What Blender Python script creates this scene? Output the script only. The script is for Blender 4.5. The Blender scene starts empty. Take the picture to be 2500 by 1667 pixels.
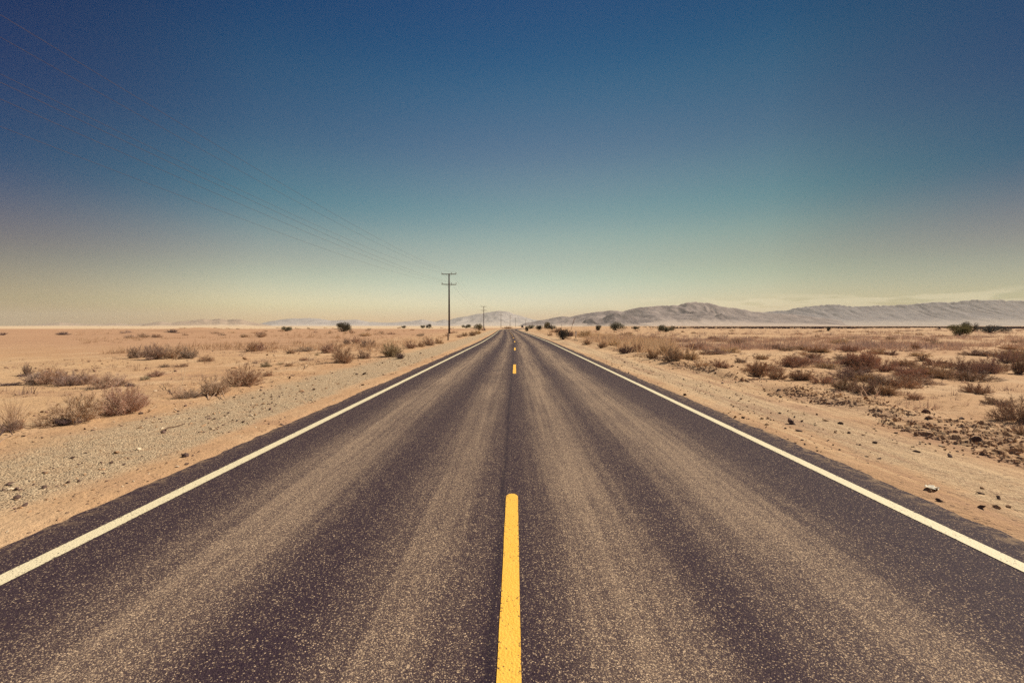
import bpy, bmesh, math, random
import numpy as np
from mathutils import Matrix, Vector, noise as mnoise
R = math.radians
rng = random.Random(7)
nr = np.random.default_rng(11)
sc = bpy.context.scene
C = sc.collection

# ------------------------------------------------------------------ camera
F, CX, CY = 1070.0, 1250.0, 833.5
CAMH = 1.675
pitch = -math.atan(38.0 / F)
yaw = math.atan(8.0 / F)
cd = bpy.data.cameras.new('camera')
cam = bpy.data.objects.new('camera', cd); C.objects.link(cam)
cam.location = (0, 0, CAMH)
cam.rotation_euler = (math.pi / 2 + pitch, 0, yaw)
cd.sensor_width = 36; cd.lens = 36 * F / 2500.0
cd.clip_start = 0.05; cd.clip_end = 60000
sc.camera = cam
ROT = (Matrix.Rotation(yaw, 3, 'Z') @ Matrix.Rotation(math.pi / 2 + pitch, 3, 'X'))
def ray(px, py):
    return ROT @ Vector(((px - CX) / F, -(py - CY) / F, -1.0))

# ------------------------------------------------------------------ ground shape
XR = [(-500, 0), (0, 0), (45, 0), (80, -.55), (110, -1.25), (150, -2.3), (190, -2.9), (210, -2.2), (235, .8), (265, 6), (300, 14), (400, 42), (600, 95), (1250, 250), (4000, 700), (40000, 3000)]
XRa = np.array(XR, float)
def xr_raw(y): return np.interp(y, XRa[:, 0], XRa[:, 1])
def xr(y):
    y = np.asarray(y, float)
    s = np.clip(np.abs(y) * .09, 1, 200)
    return (xr_raw(y - s) + xr_raw(y - .5 * s) + xr_raw(y) + xr_raw(y + .5 * s) + xr_raw(y + s)) / 5
def hash2(i, j, s):
    h = np.sin(i * 127.1 + j * 311.7 + s * 74.7) * 43758.5453
    return h - np.floor(h)
def vnoise(x, y, s=0):
    x = np.asarray(x, float); y = np.asarray(y, float)
    i = np.floor(x); j = np.floor(y); fx = x - i; fy = y - j
    fx = fx * fx * (3 - 2 * fx); fy = fy * fy * (3 - 2 * fy)
    a = hash2(i, j, s); b = hash2(i + 1, j, s); c = hash2(i, j + 1, s); d = hash2(i + 1, j + 1, s)
    return (a + (b - a) * fx) * (1 - fy) + (c + (d - c) * fx) * fy
def fbm(x, y, s=0, o=4):
    t = 0; a = .5
    for k in range(o):
        t = t + a * vnoise(x, y, s + k * 13); x = x * 2.03; y = y * 2.03; a *= .5
    return t
def sstep(a, b, x):
    t = np.clip((x - a) / (b - a), 0, 1); return t * t * (3 - 2 * t)
MOUNDS = []
def ground(x, y):
    x = np.asarray(x, float); y = np.asarray(y, float)
    u = x - xr(y)
    au = np.abs(u)
    d = np.hypot(x, y)
    z = np.where(au < 3.86, -.05, 0.0)
    out = sstep(3.86, 4.1, au)
    z = -.05 * (1 - out) - .012 * out
    far = sstep(6, 9, au)
    rough = (fbm(x * .9, y * .9, 3) - .47) * .10 * sstep(4.2, 7.5, au) + (fbm(x * 4, y * 4, 5) - .47) * .035 * sstep(4.0, 6, au)
    big = (fbm(x * .06, y * .06, 9) - .47) * .5 * sstep(9, 30, au) * np.clip(1.2 - d / 600, 0, 1)
    clump = sstep(.42, .6, fbm(x * .5 + 3, y * .35, 17))
    berm = np.exp(-((u - 7.1) / .55) ** 2) * (.10 + .14 * clump) * sstep(3, 6, y) * (1 - .6 * sstep(60, 120, y))
    rightp = .10 * sstep(7, 9, u) * (1 - sstep(200, 400, d))
    bank = .05 * np.exp(-((u + 8.3) / .6) ** 2) * fbm(x, y, 31)
    z = z + rough + big + berm + rightp + bank
    for mx, my, ms, mh in MOUNDS:
        z = z + mh * np.exp(-(((x - mx) / ms) ** 2 + ((y - my) / (ms * .6)) ** 2))
    return z
def at(px, py):
    """ground point seen at a photo position"""
    r = ray(px, py)
    z = 0.0
    for k in range(12):
        t = (z - CAMH) / r.z
        x, y = r.x * t, r.y * t
        z = float(ground(x, y)) * (.7 if k > 4 else 1)
    return x, y, float(ground(x, y))
for px, py, ms, mh in ((420, 812, 5, .9), (485, 811, 7, 1.2), (545, 812, 6, .9), (610, 810, 7, .8), (360, 818, 5, .5), (690, 809, 6, .5), (2290, 815, 8, .5)):
    r = ray(px, py); t = -CAMH / r.z
    MOUNDS.append((r.x * t, r.y * t, ms, mh))

# ------------------------------------------------------------------ mesh helpers
def tag(o, label=None, cat=None, group=None, kind=None):
    if label: o['label'] = label
    if cat: o['category'] = cat
    if group: o['group'] = group
    if kind: o['kind'] = kind
    return o
def link(name, me, mat=None, parent=None):
    if mat is not None and not me.materials: me.materials.append(mat)
    o = bpy.data.objects.new(name, me); C.objects.link(o)
    if parent: o.parent = parent
    return o
def empty(name, loc, rz=0.0):
    o = bpy.data.objects.new(name, None); C.objects.link(o)
    o.location = loc; o.rotation_euler = (0, 0, rz); o.empty_display_size = .2
    return o
class MB:
    def __init__(s): s.v = []; s.f = []; s.c = []
    def tube(s, pts, rad, n=6, cap=True, col=None):
        base = len(s.v); pts = [Vector(p) for p in pts]
        for i, p in enumerate(pts):
            d = (pts[min(i + 1, len(pts) - 1)] - pts[max(i - 1, 0)])
            d = d.normalized() if d.length > 1e-9 else Vector((0, 0, 1))
            a = d.orthogonal().normalized(); b = d.cross(a)
            if abs(d.z) < .9:
                a = d.cross(Vector((0, 0, 1))).normalized(); b = d.cross(a)
            else:
                a = d.cross(Vector((0, 1, 0))).normalized(); b = d.cross(a)
            r = rad[i] if isinstance(rad, (list, tuple)) else rad
            for k in range(n):
                t = 2 * math.pi * k / n
                s.v.append(p + (a * math.cos(t) + b * math.sin(t)) * r)
        for i in range(len(pts) - 1):
            for k in range(n):
                q = base + i * n
                s.f.append((q + k, q + (k + 1) % n, q + n + (k + 1) % n, q + n + k))
        if cap:
            s.f.append(tuple(base + k for k in range(n))[::-1]); q = base + (len(pts) - 1) * n
            s.f.append(tuple(q + k for k in range(n)))
        if col is not None: s.c += [col] * (len(s.v) - len(s.c))
    def box(s, c, e, bev=0.0, M=None):
        bm = bmesh.new(); bmesh.ops.create_cube(bm, size=1)
        for v in bm.verts: v.co = Vector((v.co.x * e[0], v.co.y * e[1], v.co.z * e[2]))
        if bev: bmesh.ops.bevel(bm, geom=bm.edges[:], offset=bev, segments=2, affect='EDGES')
        if M is not None: bmesh.ops.transform(bm, matrix=M, verts=bm.verts)
        b = len(s.v); bm.verts.index_update()
        for v in bm.verts: s.v.append(v.co + Vector(c))
        for f in bm.faces: s.f.append(tuple(b + v.index for v in f.verts))
        bm.free()
    def poly(s, pts): b = len(s.v); s.v += [Vector(p) for p in pts]; s.f.append(tuple(range(b, b + len(pts))))
    def mesh(s, name, smooth=False):
        me = bpy.data.meshes.new(name); me.from_pydata([tuple(v) for v in s.v], [], s.f)
        if s.c:
            at_ = me.color_attributes.new('tone', 'FLOAT_COLOR', 'POINT')
            at_.data.foreach_set('color', np.array([c + (1,) for c in s.c], np.float32).ravel())
        if smooth: me.polygons.foreach_set('use_smooth', [True] * len(me.polygons))
        me.update(); return me
    def obj(s, name, mat, parent=None, smooth=False): return link(name, s.mesh(name, smooth), mat, parent)
def np_mesh(name, V, Fq, smooth=True, uv=None, col=None):
    """V (n,3), Fq (m,4) or (m,3)"""
    me = bpy.data.meshes.new(name); n, m, k = len(V), len(Fq), Fq.shape[1]
    me.vertices.add(n); me.vertices.foreach_set('co', np.asarray(V, np.float32).ravel())
    me.loops.add(m * k); me.loops.foreach_set('vertex_index', np.asarray(Fq, np.int32).ravel())
    me.polygons.add(m); me.polygons.foreach_set('loop_start', np.arange(0, m * k, k, dtype=np.int32))
    me.polygons.foreach_set('use_smooth', np.full(m, bool(smooth)))
    if uv is not None:
        l = me.uv_layers.new(name='UVMap'); l.data.foreach_set('uv', np.asarray(uv[np.asarray(Fq).ravel()], np.float32).ravel())
    if col is not None:
        a = me.color_attributes.new('tone', 'FLOAT_COLOR', 'POINT')
        a.data.foreach_set('color', np.asarray(np.c_[col, np.ones(n)], np.float32).ravel())
    me.update(calc_edges=True); me.validate(); return me
def grid_faces(nu, nv):
    i = np.arange(nu - 1)[None, :]; j = np.arange(nv - 1)[:, None]
    a = j * nu + i
    return np.stack([a, a + 1, a + nu + 1, a + nu], -1).reshape(-1, 4)

# ------------------------------------------------------------------ materials
class NT:
    def __init__(s, name, rough=.9, spec=.2):
        s.m = bpy.data.materials.new(name); s.m.use_nodes = True
        s.t = s.m.node_tree; s.b = s.t.nodes['Principled BSDF']
        s.b.inputs['Roughness'].default_value = rough
        s.b.inputs['Specular IOR Level'].default_value = spec
    def n(s, typ, **kw):
        q = s.t.nodes.new(typ)
        for k, v in kw.items():
            if k in q.inputs: s.set(q.inputs[k], v)
            else: setattr(q, k, v)
        return q
    def set(s, sock, v):
        if isinstance(v, bpy.types.NodeSocket): s.t.links.new(v, sock)
        elif isinstance(v, bpy.types.Node): s.t.links.new(v.outputs[0], sock)
        else:
            if isinstance(v, (tuple, list)) and sock.type == 'RGBA' and len(v) == 3: v = (*v, 1)
            sock.default_value = v
    def math(s, op, a, b=0.0, c=None, clamp=False):
        q = s.t.nodes.new('ShaderNodeMath'); q.operation = op; q.use_clamp = clamp
        s.set(q.inputs[0], a); s.set(q.inputs[1], b)
        if c is not None: s.set(q.inputs[2], c)
        return q.outputs[0]
    def mix(s, f, a, b, typ='MIX'):
        q = s.t.nodes.new('ShaderNodeMix'); q.data_type = 'RGBA'; q.blend_type = typ
        s.set(q.inputs[0], f); s.set(q.inputs[6], a); s.set(q.inputs[7], b); return q.outputs[2]
    def noise(s, vec, scale, detail=4, rough=.55, dist=0.0):
        q = s.t.nodes.new('ShaderNodeTexNoise')
        if vec is not None: s.set(q.inputs['Vector'], vec)
        q.inputs['Scale'].default_value = scale; q.inputs['Detail'].default_value = detail
        q.inputs['Roughness'].default_value = rough; q.inputs['Distortion'].default_value = dist
        return q.outputs[0]
    def rng(s, v, a, b, c=0.0, d=1.0, smooth=True):
        q = s.t.nodes.new('ShaderNodeMapRange'); q.interpolation_type = 'SMOOTHSTEP' if smooth else 'LINEAR'
        s.set(q.inputs[0], v); s.set(q.inputs[1], a); s.set(q.inputs[2], b); s.set(q.inputs[3], c); s.set(q.inputs[4], d)
        return q.outputs[0]
    def map(s, vec, sc_): 
        q = s.t.nodes.new('ShaderNodeMapping'); s.set(q.inputs[0], vec); q.inputs['Scale'].default_value = sc_; return q.outputs[0]
    def bump(s, h, dist, strength=1.0, normal=None):
        q = s.t.nodes.new('ShaderNodeBump'); s.set(q.inputs['Height'], h)
        q.inputs['Distance'].default_value = dist; q.inputs['Strength'].default_value = strength
        if normal is not None: s.set(q.inputs['Normal'], normal)
        return q.outputs[0]
    def gauss(s, u, c, w):
        d = s.math('DIVIDE', s.math('SUBTRACT', u, c), w)
        return s.math('POWER', math.e, s.math('MULTIPLY', s.math('MULTIPLY', d, d), -1.0))
    def out(s, col=None, normal=None, rough=None):
        if col is not None: s.set(s.b.inputs['Base Color'], col)
        if normal is not None: s.set(s.b.inputs['Normal'], normal)
        if rough is not None: s.set(s.b.inputs['Roughness'], rough)
        return s.m

def mat_asphalt():
    m = NT('asphalt', .75, .05)
    uv = m.n('ShaderNodeUVMap').outputs[0]
    sep = m.n('ShaderNodeSeparateXYZ', Vector=uv); u = sep.outputs[0]
    tc = m.n('ShaderNodeTexCoord').outputs['Object']
    wob = m.noise(m.map(uv, (.35, .05, 1)), 1.0, 3)
    uw = m.math('ADD', u, m.math('MULTIPLY', m.math('SUBTRACT', wob, .5), .55))
    wear = None
    for c, w, a in ((-2.1, .44, .92), (-.66, .32, .70), (.62, .38, .95), (1.98, .50, 1.0)):
        g = m.math('MULTIPLY', m.gauss(uw, c, w), a)
        wear = g if wear is None else m.math('MAXIMUM', wear, g)
    big = m.noise(tc, .6, 5, .6)
    streak = m.noise(m.map(uv, (8, .16, 1)), 1.0, 4, .6)
    wear = m.math('MULTIPLY', wear, m.rng(big, .25, .7, .62, 1.1))
    wear = m.math('MULTIPLY', wear, m.rng(streak, .3, .7, .5, 1.3))
    wear = m.math('ADD', wear, m.math('MULTIPLY', m.math('SUBTRACT', m.noise(tc, 6, 3), .5), .25), clamp=True)
    vo = m.n('ShaderNodeTexVoronoi', feature='F1'); m.set(vo.inputs['Vector'], tc); vo.inputs['Scale'].default_value = 140
    vo2 = m.n('ShaderNodeTexVoronoi', feature='F1'); m.set(vo2.inputs['Vector'], tc); vo2.inputs['Scale'].default_value = 290
    rnd = m.n('ShaderNodeSeparateColor', Color=vo.outputs['Color'])
    rnd2 = m.n('ShaderNodeSeparateColor', Color=vo2.outputs['Color'])
    fine = m.noise(tc, 420, 2, .6)
    # bare stones show where traffic has worn the binder
    thr = m.rng(wear, 0, 1, .90, .62, False)
    jit = m.math('ADD', rnd.outputs[0], m.math('MULTIPLY', m.math('SUBTRACT', fine, .5), .35))
    stone = m.rng(m.math('SUBTRACT', jit, thr), -.05, .12)
    stone = m.math('MULTIPLY', stone, m.rng(vo.outputs['Distance'], .55, .75, 1, 0))
    st2 = m.math('MULTIPLY', m.rng(m.math('SUBTRACT', rnd2.outputs[0], m.math('ADD', thr, .06)), -.03, .1), .75)
    stone = m.math('MAXIMUM', stone, st2)
    scol = m.mix(rnd.outputs[1], (.27, .18, .125), (.64, .465, .31))
    bcol = m.mix(rnd2.outputs[2], (.007, .0035, .012), (.064, .040, .052))
    bcol = m.mix(m.math('MULTIPLY', wear, .6), bcol, (.17, .12, .095))
    col = m.mix(stone, bcol, scol)
    # the paving seam left of the centre paint
    sn = m.noise(m.map(uv, (1, .8, 1)), 1.0, 3)
    seam = m.gauss(m.math('ADD', u, m.math('MULTIPLY', m.math('SUBTRACT', sn, .5), .06)), -.125, .03)
    seam = m.math('MULTIPLY', seam, m.rng(m.noise(m.map(uv, (8, 1.2, 1)), 1.0, 3),   .3, .6, .12, .62))
    col = m.mix(seam, col, (.016, .011, .022))
    # blown sand on the outer edges
    dust = m.rng(m.math('ABSOLUTE', u), 3.62, 4.0, 0, .55)
    dust = m.math('MULTIPLY', dust, m.rng(m.noise(tc, 9, 5, .65), .45, .62))
    col = m.mix(dust, col, (.42, .28, .16))
    h = m.math('ADD', m.math('MULTIPLY', m.math('SUBTRACT', 1.0, vo.outputs['Distance']), 1.0), m.math('MULTIPLY', stone, .6))
    m.b.inputs['Sheen Weight'].default_value = .06; m.b.inputs['Sheen Roughness'].default_value = .45; m.b.inputs['Sheen Tint'].default_value = (1, .80, .62, 1)
    nm = m.bump(h, .004, .6)
    return m.out(col, nm, m.rng(stone, 0, 1, .7, .8))
def mat_paint(name, c1, c2, worn):
    m = NT(name, .7, .3)
    tc = m.n('ShaderNodeTexCoord').outputs['Object']
    vo = m.n('ShaderNodeTexVoronoi', feature='F1'); m.set(vo.inputs['Vector'], tc); vo.inputs['Scale'].default_value = 88
    r = m.n('ShaderNodeSeparateColor', Color=vo.outputs['Color'])
    j = m.math('ADD', m.math('MULTIPLY', r.outputs[0], .5), m.math('MULTIPLY', m.noise(tc, 120, 4, .65), .6))
    j = m.math('ADD', j, m.math('MULTIPLY', m.math('SUBTRACT', m.noise(tc, 3, 3), .5), .25))
    uv = m.n('ShaderNodeSeparateXYZ', Vector=m.n('ShaderNodeUVMap').outputs[0])
    edge = m.rng(m.math('ABSOLUTE', uv.outputs[0]), .6, 1.0, 0, .07)
    hole = m.rng(m.math('ADD', j, edge), worn, worn + .07)
    col = m.mix(m.noise(tc, 14, 4), c1, c2)
    col = m.mix(hole, col, (.035, .024, .03))
    return m.out(col, m.bump(m.math('SUBTRACT', 1.0, vo.outputs['Distance']), .004, .6))

SOIL = (.50, .305, .160)
def mat_ground():
    m = NT('desert_soil', .95, .1)
    uv = m.n('ShaderNodeUVMap').outputs[0]
    sep = m.n('ShaderNodeSeparateXYZ', Vector=uv); u = sep.outputs[0]; v = sep.outputs[1]
    tc = m.n('ShaderNodeTexCoord').outputs['Object']
    n_big = m.noise(tc, .045, 5, .55); n_mid = m.noise(tc, .5, 5, .6); n_s = m.noise(tc, 5, 5, .65); n_f = m.noise(tc, 38, 4, .7)
    flat = m.noise(m.map(tc, (.12, .9, 1)), 1.0, 6, .62, .6)         # wind-laid crust
    col = m.mix(m.rng(n_big, .35, .65), (.505, .305, .168), (.585, .385, .215))
    col = m.mix(m.math('MULTIPLY', m.rng(n_mid, .45, .7), .55), col, (.68, .485, .30))
    col = m.mix(m.math('MULTIPLY', m.rng(flat, .5, .68), .45), col, (.38, .215, .135))
    # far left: red-brown playa
    playa = m.math('MULTIPLY', m.rng(u, -10, -22), m.rng(v, 18, 45))
    pcol = m.mix(m.rng(flat, .35, .65), (.42, .235, .145), (.51, .31, .19))
    col = m.mix(m.math('MULTIPLY', playa, .8), col, pcol)
    # gravel shoulders
    un = m.math('ADD', u, m.math('MULTIPLY', m.math('SUBTRACT', n_mid, .5), 1.3))
    un = m.math('ADD', un, m.math('MULTIPLY', m.math('SUBTRACT', n_s, .5), .5))
    gl = m.math('MULTIPLY', m.rng(un, -7.2, -6.2), m.rng(un, -4.35, -4.75))
    gr = m.math('MULTIPLY', m.math('MULTIPLY', m.rng(un, 4.3, 4.75), m.rng(un, 6.1, 5.4)), .75)
    g = m.math('MAXIMUM', gl, gr)
    vo = m.n('ShaderNodeTexVoronoi', feature='F1'); m.set(vo.inputs['Vector'], tc); vo.inputs['Scale'].default_value = 52
    rc = m.n('ShaderNodeSeparateColor', Color=vo.outputs['Color'])
    gcol = m.mix(m.rng(rc.outputs[0], 0, 1), (.24, .185, .125), (.78, .61, .40))
    gcol = m.mix(m.rng(rc.outputs[1], .82, .9), gcol, (.06, .045, .045))
    gcol = m.mix(.35, gcol, (.60, .45, .28))
    col = m.mix(m.math('MULTIPLY', g, m.rng(n_s, .3, .6, .55, .95)), col, gcol)
    # wheel and water streaks along the right shoulder
    st = m.noise(m.map(uv, (3.2, .16, 1)), 1.0, 6, .68)
    rs = m.math('MULTIPLY', m.rng(u, 3.9, 4.3), m.rng(u, 7.4, 6.2))
    col = m.mix(m.math('MULTIPLY', rs, m.rng(st, .46, .62, 0, .6)), col, (.70, .50, .30))
    col = m.mix(m.math('MULTIPLY', rs, m.rng(st, .50, .40, 0, .55)), col, (.38, .225, .145))
    # crumbs of dark stone in the soil
    vo3 = m.n('ShaderNodeTexVoronoi', feature='F1'); m.set(vo3.inputs['Vector'], tc); vo3.inputs['Scale'].default_value = 17
    r3 = m.n('ShaderNodeSeparateColor', Color=vo3.outputs['Color'])
    crumb = m.math('MULTIPLY', m.rng(r3.outputs[0], .84, .88), m.rng(vo3.outputs['Distance'], .30, .22))
    col = m.mix(m.math('MULTIPLY', crumb, .7), col, (.16, .095, .08))
    col = m.mix(m.rng(n_f, .35, .7, 0, .35), col, (.30, .17, .10))
    # far plain: pale dry lake to the left, brush-brown to the right
    lake = m.math('MULTIPLY', m.rng(v, 230, 270), m.rng(u, -20, -60))
    col = m.mix(lake, col, (.62, .46, .30))
    h = m.math('ADD', m.math('MULTIPLY', n_s, 1.0), m.math('MULTIPLY', n_f, .35))
    h = m.math('ADD', h, m.math('MULTIPLY', m.math('SUBTRACT', 1, vo.outputs['Distance']), m.math('MULTIPLY', g, .35)))
    h = m.math('ADD', h, m.math('MULTIPLY', crumb, .4))
    h = m.math('ADD', h, m.math('MULTIPLY', flat, .5))
    return m.out(col, m.bump(h, .05, .9))
def mat_tone(name, rough=.9, dist=.004, scale=60):
    m = NT(name, rough, .15)
    a = m.n('ShaderNodeVertexColor', layer_name='tone').outputs[0]
    tc = m.n('ShaderNodeTexCoord').outputs['Object']
    n = m.noise(tc, scale, 4, .65)
    return m.out(m.mix(m.rng(n, .3, .7, 0, .5), a, (.25, .15, .10)), m.bump(n, dist, .8))
def mat_twig(name, mul, spread=.5):
    m = NT(name, .9, .12)
    oi = m.n('ShaderNodeObjectInfo')
    tc = m.n('ShaderNodeTexCoord').outputs['Object']
    n = m.noise(tc, 7, 3, .6)
    c = m.mix(1.0, oi.outputs['Color'], mul, 'MULTIPLY')
    dark = m.mix(1.0, c, (.70, .66, .67), 'MULTIPLY')
    c = m.mix(m.rng(n, .35, .65, 0, spread), c, dark)
    tr = m.n('ShaderNodeBsdfTranslucent'); m.set(tr.inputs[0], c)
    mx = m.n('ShaderNodeMixShader'); mx.inputs[0].default_value = .28
    m.set(m.b.inputs['Base Color'], c)
    m.t.links.new(m.b.outputs[0], mx.inputs[1]); m.t.links.new(tr.outputs[0], mx.inputs[2])
    m.t.links.new(mx.outputs[0], m.t.nodes['Material Output'].inputs[0])
    return m.m
def mat_plain(name, c1, c2, scale=20, rough=.85, dist=.004, stretch=(1, 1, 1), spec=.2):
    m = NT(name, rough, spec)
    tc = m.map(m.n('ShaderNodeTexCoord').outputs['Object'], stretch)
    n = m.noise(tc, scale, 5, .65)
    return m.out(m.mix(m.rng(n, .3, .7), c1, c2), m.bump(n, dist, .7))
def mat_rock(name, c1, c2, c3):
    m = NT(name, .95, .05)
    tc = m.n('ShaderNodeTexCoord').outputs['Object']
    n = m.noise(tc, .006, 8, .68); n2 = m.noise(tc, .02, 6, .68)
    a = m.n('ShaderNodeVertexColor', layer_name='tone').outputs[0]
    s = m.n('ShaderNodeSeparateColor', Color=a)
    c = m.mix(m.rng(n, .35, .65), c1, c2)
    c = m.mix(m.rng(m.math('ADD', s.outputs[0], m.math('MULTIPLY', m.math('SUBTRACT', n2, .5), .35)), .10, .34), c3, c)
    return m.out(c, m.bump(n, 30, .7))
M_ASPH = mat_asphalt()
M_YEL = mat_paint('yellow_road_paint', (.84, .43, .045), (.92, .54, .09), .785)
M_WHT = mat_paint('white_road_paint', (.66, .57, .36), (.78, .68, .46), .775)
M_GRD = mat_ground()
M_TONE = mat_tone('loose_stone')
M_TWIG = mat_twig('dry_twigs', (1, 1, 1, 1))
M_STEM = mat_twig('woody_stems', (.85, .8, .78, 1), .8)
M_LEAF = mat_twig('small_leaves', (1, 1, 1, 1), .7)
M_WOOD = mat_plain('weathered_wood', (.038, .022, .030), (.080, .048, .048), 12, .9, .01, (6, 6, .5))
M_ARM = mat_plain('grey_crossarm_timber', (.14, .10, .08), (.22, .165, .13), 12, .9, .006, (.6, 6, 6))
M_METAL = mat_plain('galvanised_steel', (.20, .18, .17), (.30, .27, .25), 30, .55, .001)
M_INS = mat_plain('brown_porcelain', (.10, .06, .05), (.16, .10, .08), 30, .3, .001, spec=.5)
M_WIRE = mat_plain('aluminium_wire', (.07, .05, .065), (.09, .065, .08), 10, .7, .001)

# ------------------------------------------------------------------ terrain
def build_ground():
    un = np.concatenate([np.arange(-13, 13.01, .11)])
    g = [13.0]; st = .12
    while g[-1] < 26000: st *= 1.045; g.append(g[-1] + st)
    g = np.array(g[1:])
    U = np.concatenate([-g[::-1], un, g])
    ys = list(np.arange(-8, 11, .11)); st = .11
    while ys[-1] < 26000: st *= 1.024; ys.append(ys[-1] + st)
    Y = np.array(ys)
    UU, VV = np.meshgrid(U, Y)
    XX = UU + xr(VV)
    ZZ = ground(XX, VV)
    V = np.stack([XX, VV, ZZ], -1).reshape(-1, 3)
    me = np_mesh('ground', V, grid_faces(len(U), len(Y)), True, np.stack([UU, VV], -1).reshape(-1, 2))
    return tag(link('ground', me, M_GRD), kind='structure')
build_ground()
def ypts(y0, y1, s0=.06, k=1.012):
    ys = [y0]; st = s0
    while ys[-1] < y1:
        ys.append(ys[-1] + st)
        if ys[-1] > 12: st *= k
    ys[-1] = y1
    return np.array(ys)
def strip(name, u0, u1, y0, y1, z, mat, parent=None, jit=0.0, ncols=2, seed=0, s0=.06):
    Y = ypts(y0, y1, s0)
    t = np.linspace(0, 1, ncols)[None, :]
    j0 = (fbm(Y * 1.3, Y * 0 + seed, seed, 5) - .48) * jit * 2 + (vnoise(Y * 9, Y * 0, seed + 2) - .5) * jit * .6
    j1 = (fbm(Y * 1.3, Y * 0 + seed + 5, seed + 7, 5) - .48) * jit * 2 + (vnoise(Y * 9, Y * 0, seed + 3) - .5) * jit * .6
    UU = (u0 + j0)[:, None] * (1 - t) + (u1 + j1)[:, None] * t
    VV = np.repeat(Y[:, None], ncols, 1)
    V = np.stack([UU + xr(VV), VV, np.full_like(VV, z)], -1).reshape(-1, 3)
    return UU, VV, V
def build_road():
    UU, VV, V = strip('road', -3.90, 3.955, -6, 620, .006, M_ASPH, None, .07, 9, 3, .05)
    n = len(UU)
    # pavement edges turn down into the soil so the slab has a thickness
    V = V.reshape(n, 9, 3); lo = V[:, [0, -1], :].copy(); lo[:, 0, 0] -= .02; lo[:, 1, 0] += .02; lo[:, :, 2] = -.06
    V = np.concatenate([lo[:, :1], V, lo[:, 1:]], 1).reshape(-1, 3)
    uv = np.concatenate([UU[:, :1], UU, UU[:, -1:]], 1)
    uv = np.stack([uv, np.repeat(VV[:, :1], 11, 1)], -1).reshape(-1, 2)
    me = np_mesh('road', V, grid_faces(11, n), False, uv)
    road = tag(link('road', me, M_ASPH), kind='structure')
    def mark(name, u0, u1, y0, y1, mat, seed, rounded=False):
        UU, VV, V = strip(name, u0, u1, y0, y1, .0105, mat, None, .0035, 5, seed, .04)
        n = len(UU)
        if rounded:
            d = np.minimum(VV[:, 0] - y0, y1 - VV[:, 0]); k = np.sqrt(np.clip(1 - (1 - np.clip(d / .07, 0, 1)) ** 2, .12, 1))[:, None]
            c = (u0 + u1) / 2
            V = V.reshape(n, 5, 3); V[:, :, 0] = (V[:, :, 0] - xr(VV) - c) * k + c + xr(VV); V = V.reshape(-1, 3)
        t = np.repeat(np.linspace(-1, 1, 5)[None], n, 0)
        me = np_mesh(name, V, grid_faces(5, n), False, np.stack([t, VV], -1).reshape(-1, 2))
        return link(name, me, mat, road)
    mark('edge_line', -3.378 - .07, -3.378 + .07, -6, 600, M_WHT, 21)
    mark('edge_line', 3.51 - .066, 3.51 + .066, -6, 600, M_WHT, 27)
    for k in range(-1, 16):
        mark('centre_dash', -.03 - .058, -.03 + .058, .64 + 14.63 * k, 4.30 + 14.63 * k, M_YEL, 40 + k, True)
build_road()

# ------------------------------------------------------------------ mountains
def mountain(name, pts, dist, front, back, cs, seed, label, rockm, amp=.5, base=-6, cat='mountain', step=2.5):
    pts = sorted(pts); px = np.arange(pts[0][0], pts[-1][0] + .1, step)
    sky = np.interp(px, [p[0] for p in pts], [p[1] for p in pts])
    taper = sstep(0, 26, px - px[0]) * sstep(0, 26, px[-1] - px)
    H = np.maximum((796.5 - sky), 0) / F * dist * taper
    nr_, nb = 64, 12
    dd = np.concatenate([-(front) * (1 - np.linspace(0, 1, nr_) ** .9), np.linspace(0, 1, nb + 1)[1:] * back])
    PX, DD = np.meshgrid(px, dd)
    HH = np.repeat(H[None], len(dd), 0)
    Yw = dist + DD; Xw = (PX - 1258) / F * Yw
    prof = np.where(DD <= 0, np.clip(1 + DD / front, 0, 1) ** 1.25, np.clip(1 - DD / back, 0, 1) ** 1.2)
    wl = front * .30
    wx = Xw + (fbm(Xw / wl, Yw / wl, seed + 2, 3) - .45) * wl * .9
    def ridged(sx, sy, sd_):
        return 1 - np.abs(2 * vnoise(wx / sx, Yw / sy, sd_) - 1)
    rr = np.clip(.50 * ridged(wl, wl * 3.0, seed) + .30 * ridged(wl * .42, wl * 1.3, seed + 4) + .20 * ridged(wl * .19, wl * .5, seed + 6), 0, 1)
    mask = 4 * prof * (1 - prof)
    fac = prof * (1 - amp * 1.25 * mask ** .8 * (1 - rr)) - .06 * mask * amp
    jag = 1 + .05 * (fbm(Xw / (wl * .12), Yw / (wl * .12), seed + 8, 4) - .47) * 2
    Z = HH * np.clip(fac, 0, 1) * jag + base * (1 - prof)
    V = np.stack([Xw, Yw, Z], -1).reshape(-1, 3)
    tone = np.clip(fac, 0, 1).reshape(-1)
    o = link(name, np_mesh(name, V, grid_faces(len(px), len(dd)), True, None, np.stack([tone] * 3, -1)), rockm)
    tag(o, label, cat, 'mountains along the horizon'); o['kind'] = 'structure'
    return o
def c4(*p): return [(1300 + x * .266, 700 + y * .266) for x, y in p]
def c5(*p): return [(1875 + x * .266, 700 + y * .266) for x, y in p]
def c1(*p): return [(x * .266, 700 + y * .266 + .0) for x, y in p]
def c2(*p): return [(500 + x * .266, 700 + y * .266) for x, y in p]
def c3(*p): return [(1000 + x * .1913, 640 + y * .1913) for x, y in p]
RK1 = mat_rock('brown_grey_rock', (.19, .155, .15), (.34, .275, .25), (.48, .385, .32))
RK2 = mat_rock('dark_grey_rock', (.14, .115, .115), (.23, .185, .175), (.42, .34, .28))
RK5 = mat_rock('blue_grey_rock', (.22, .195, .20), (.29, .255, .25), (.44, .37, .32))
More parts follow.
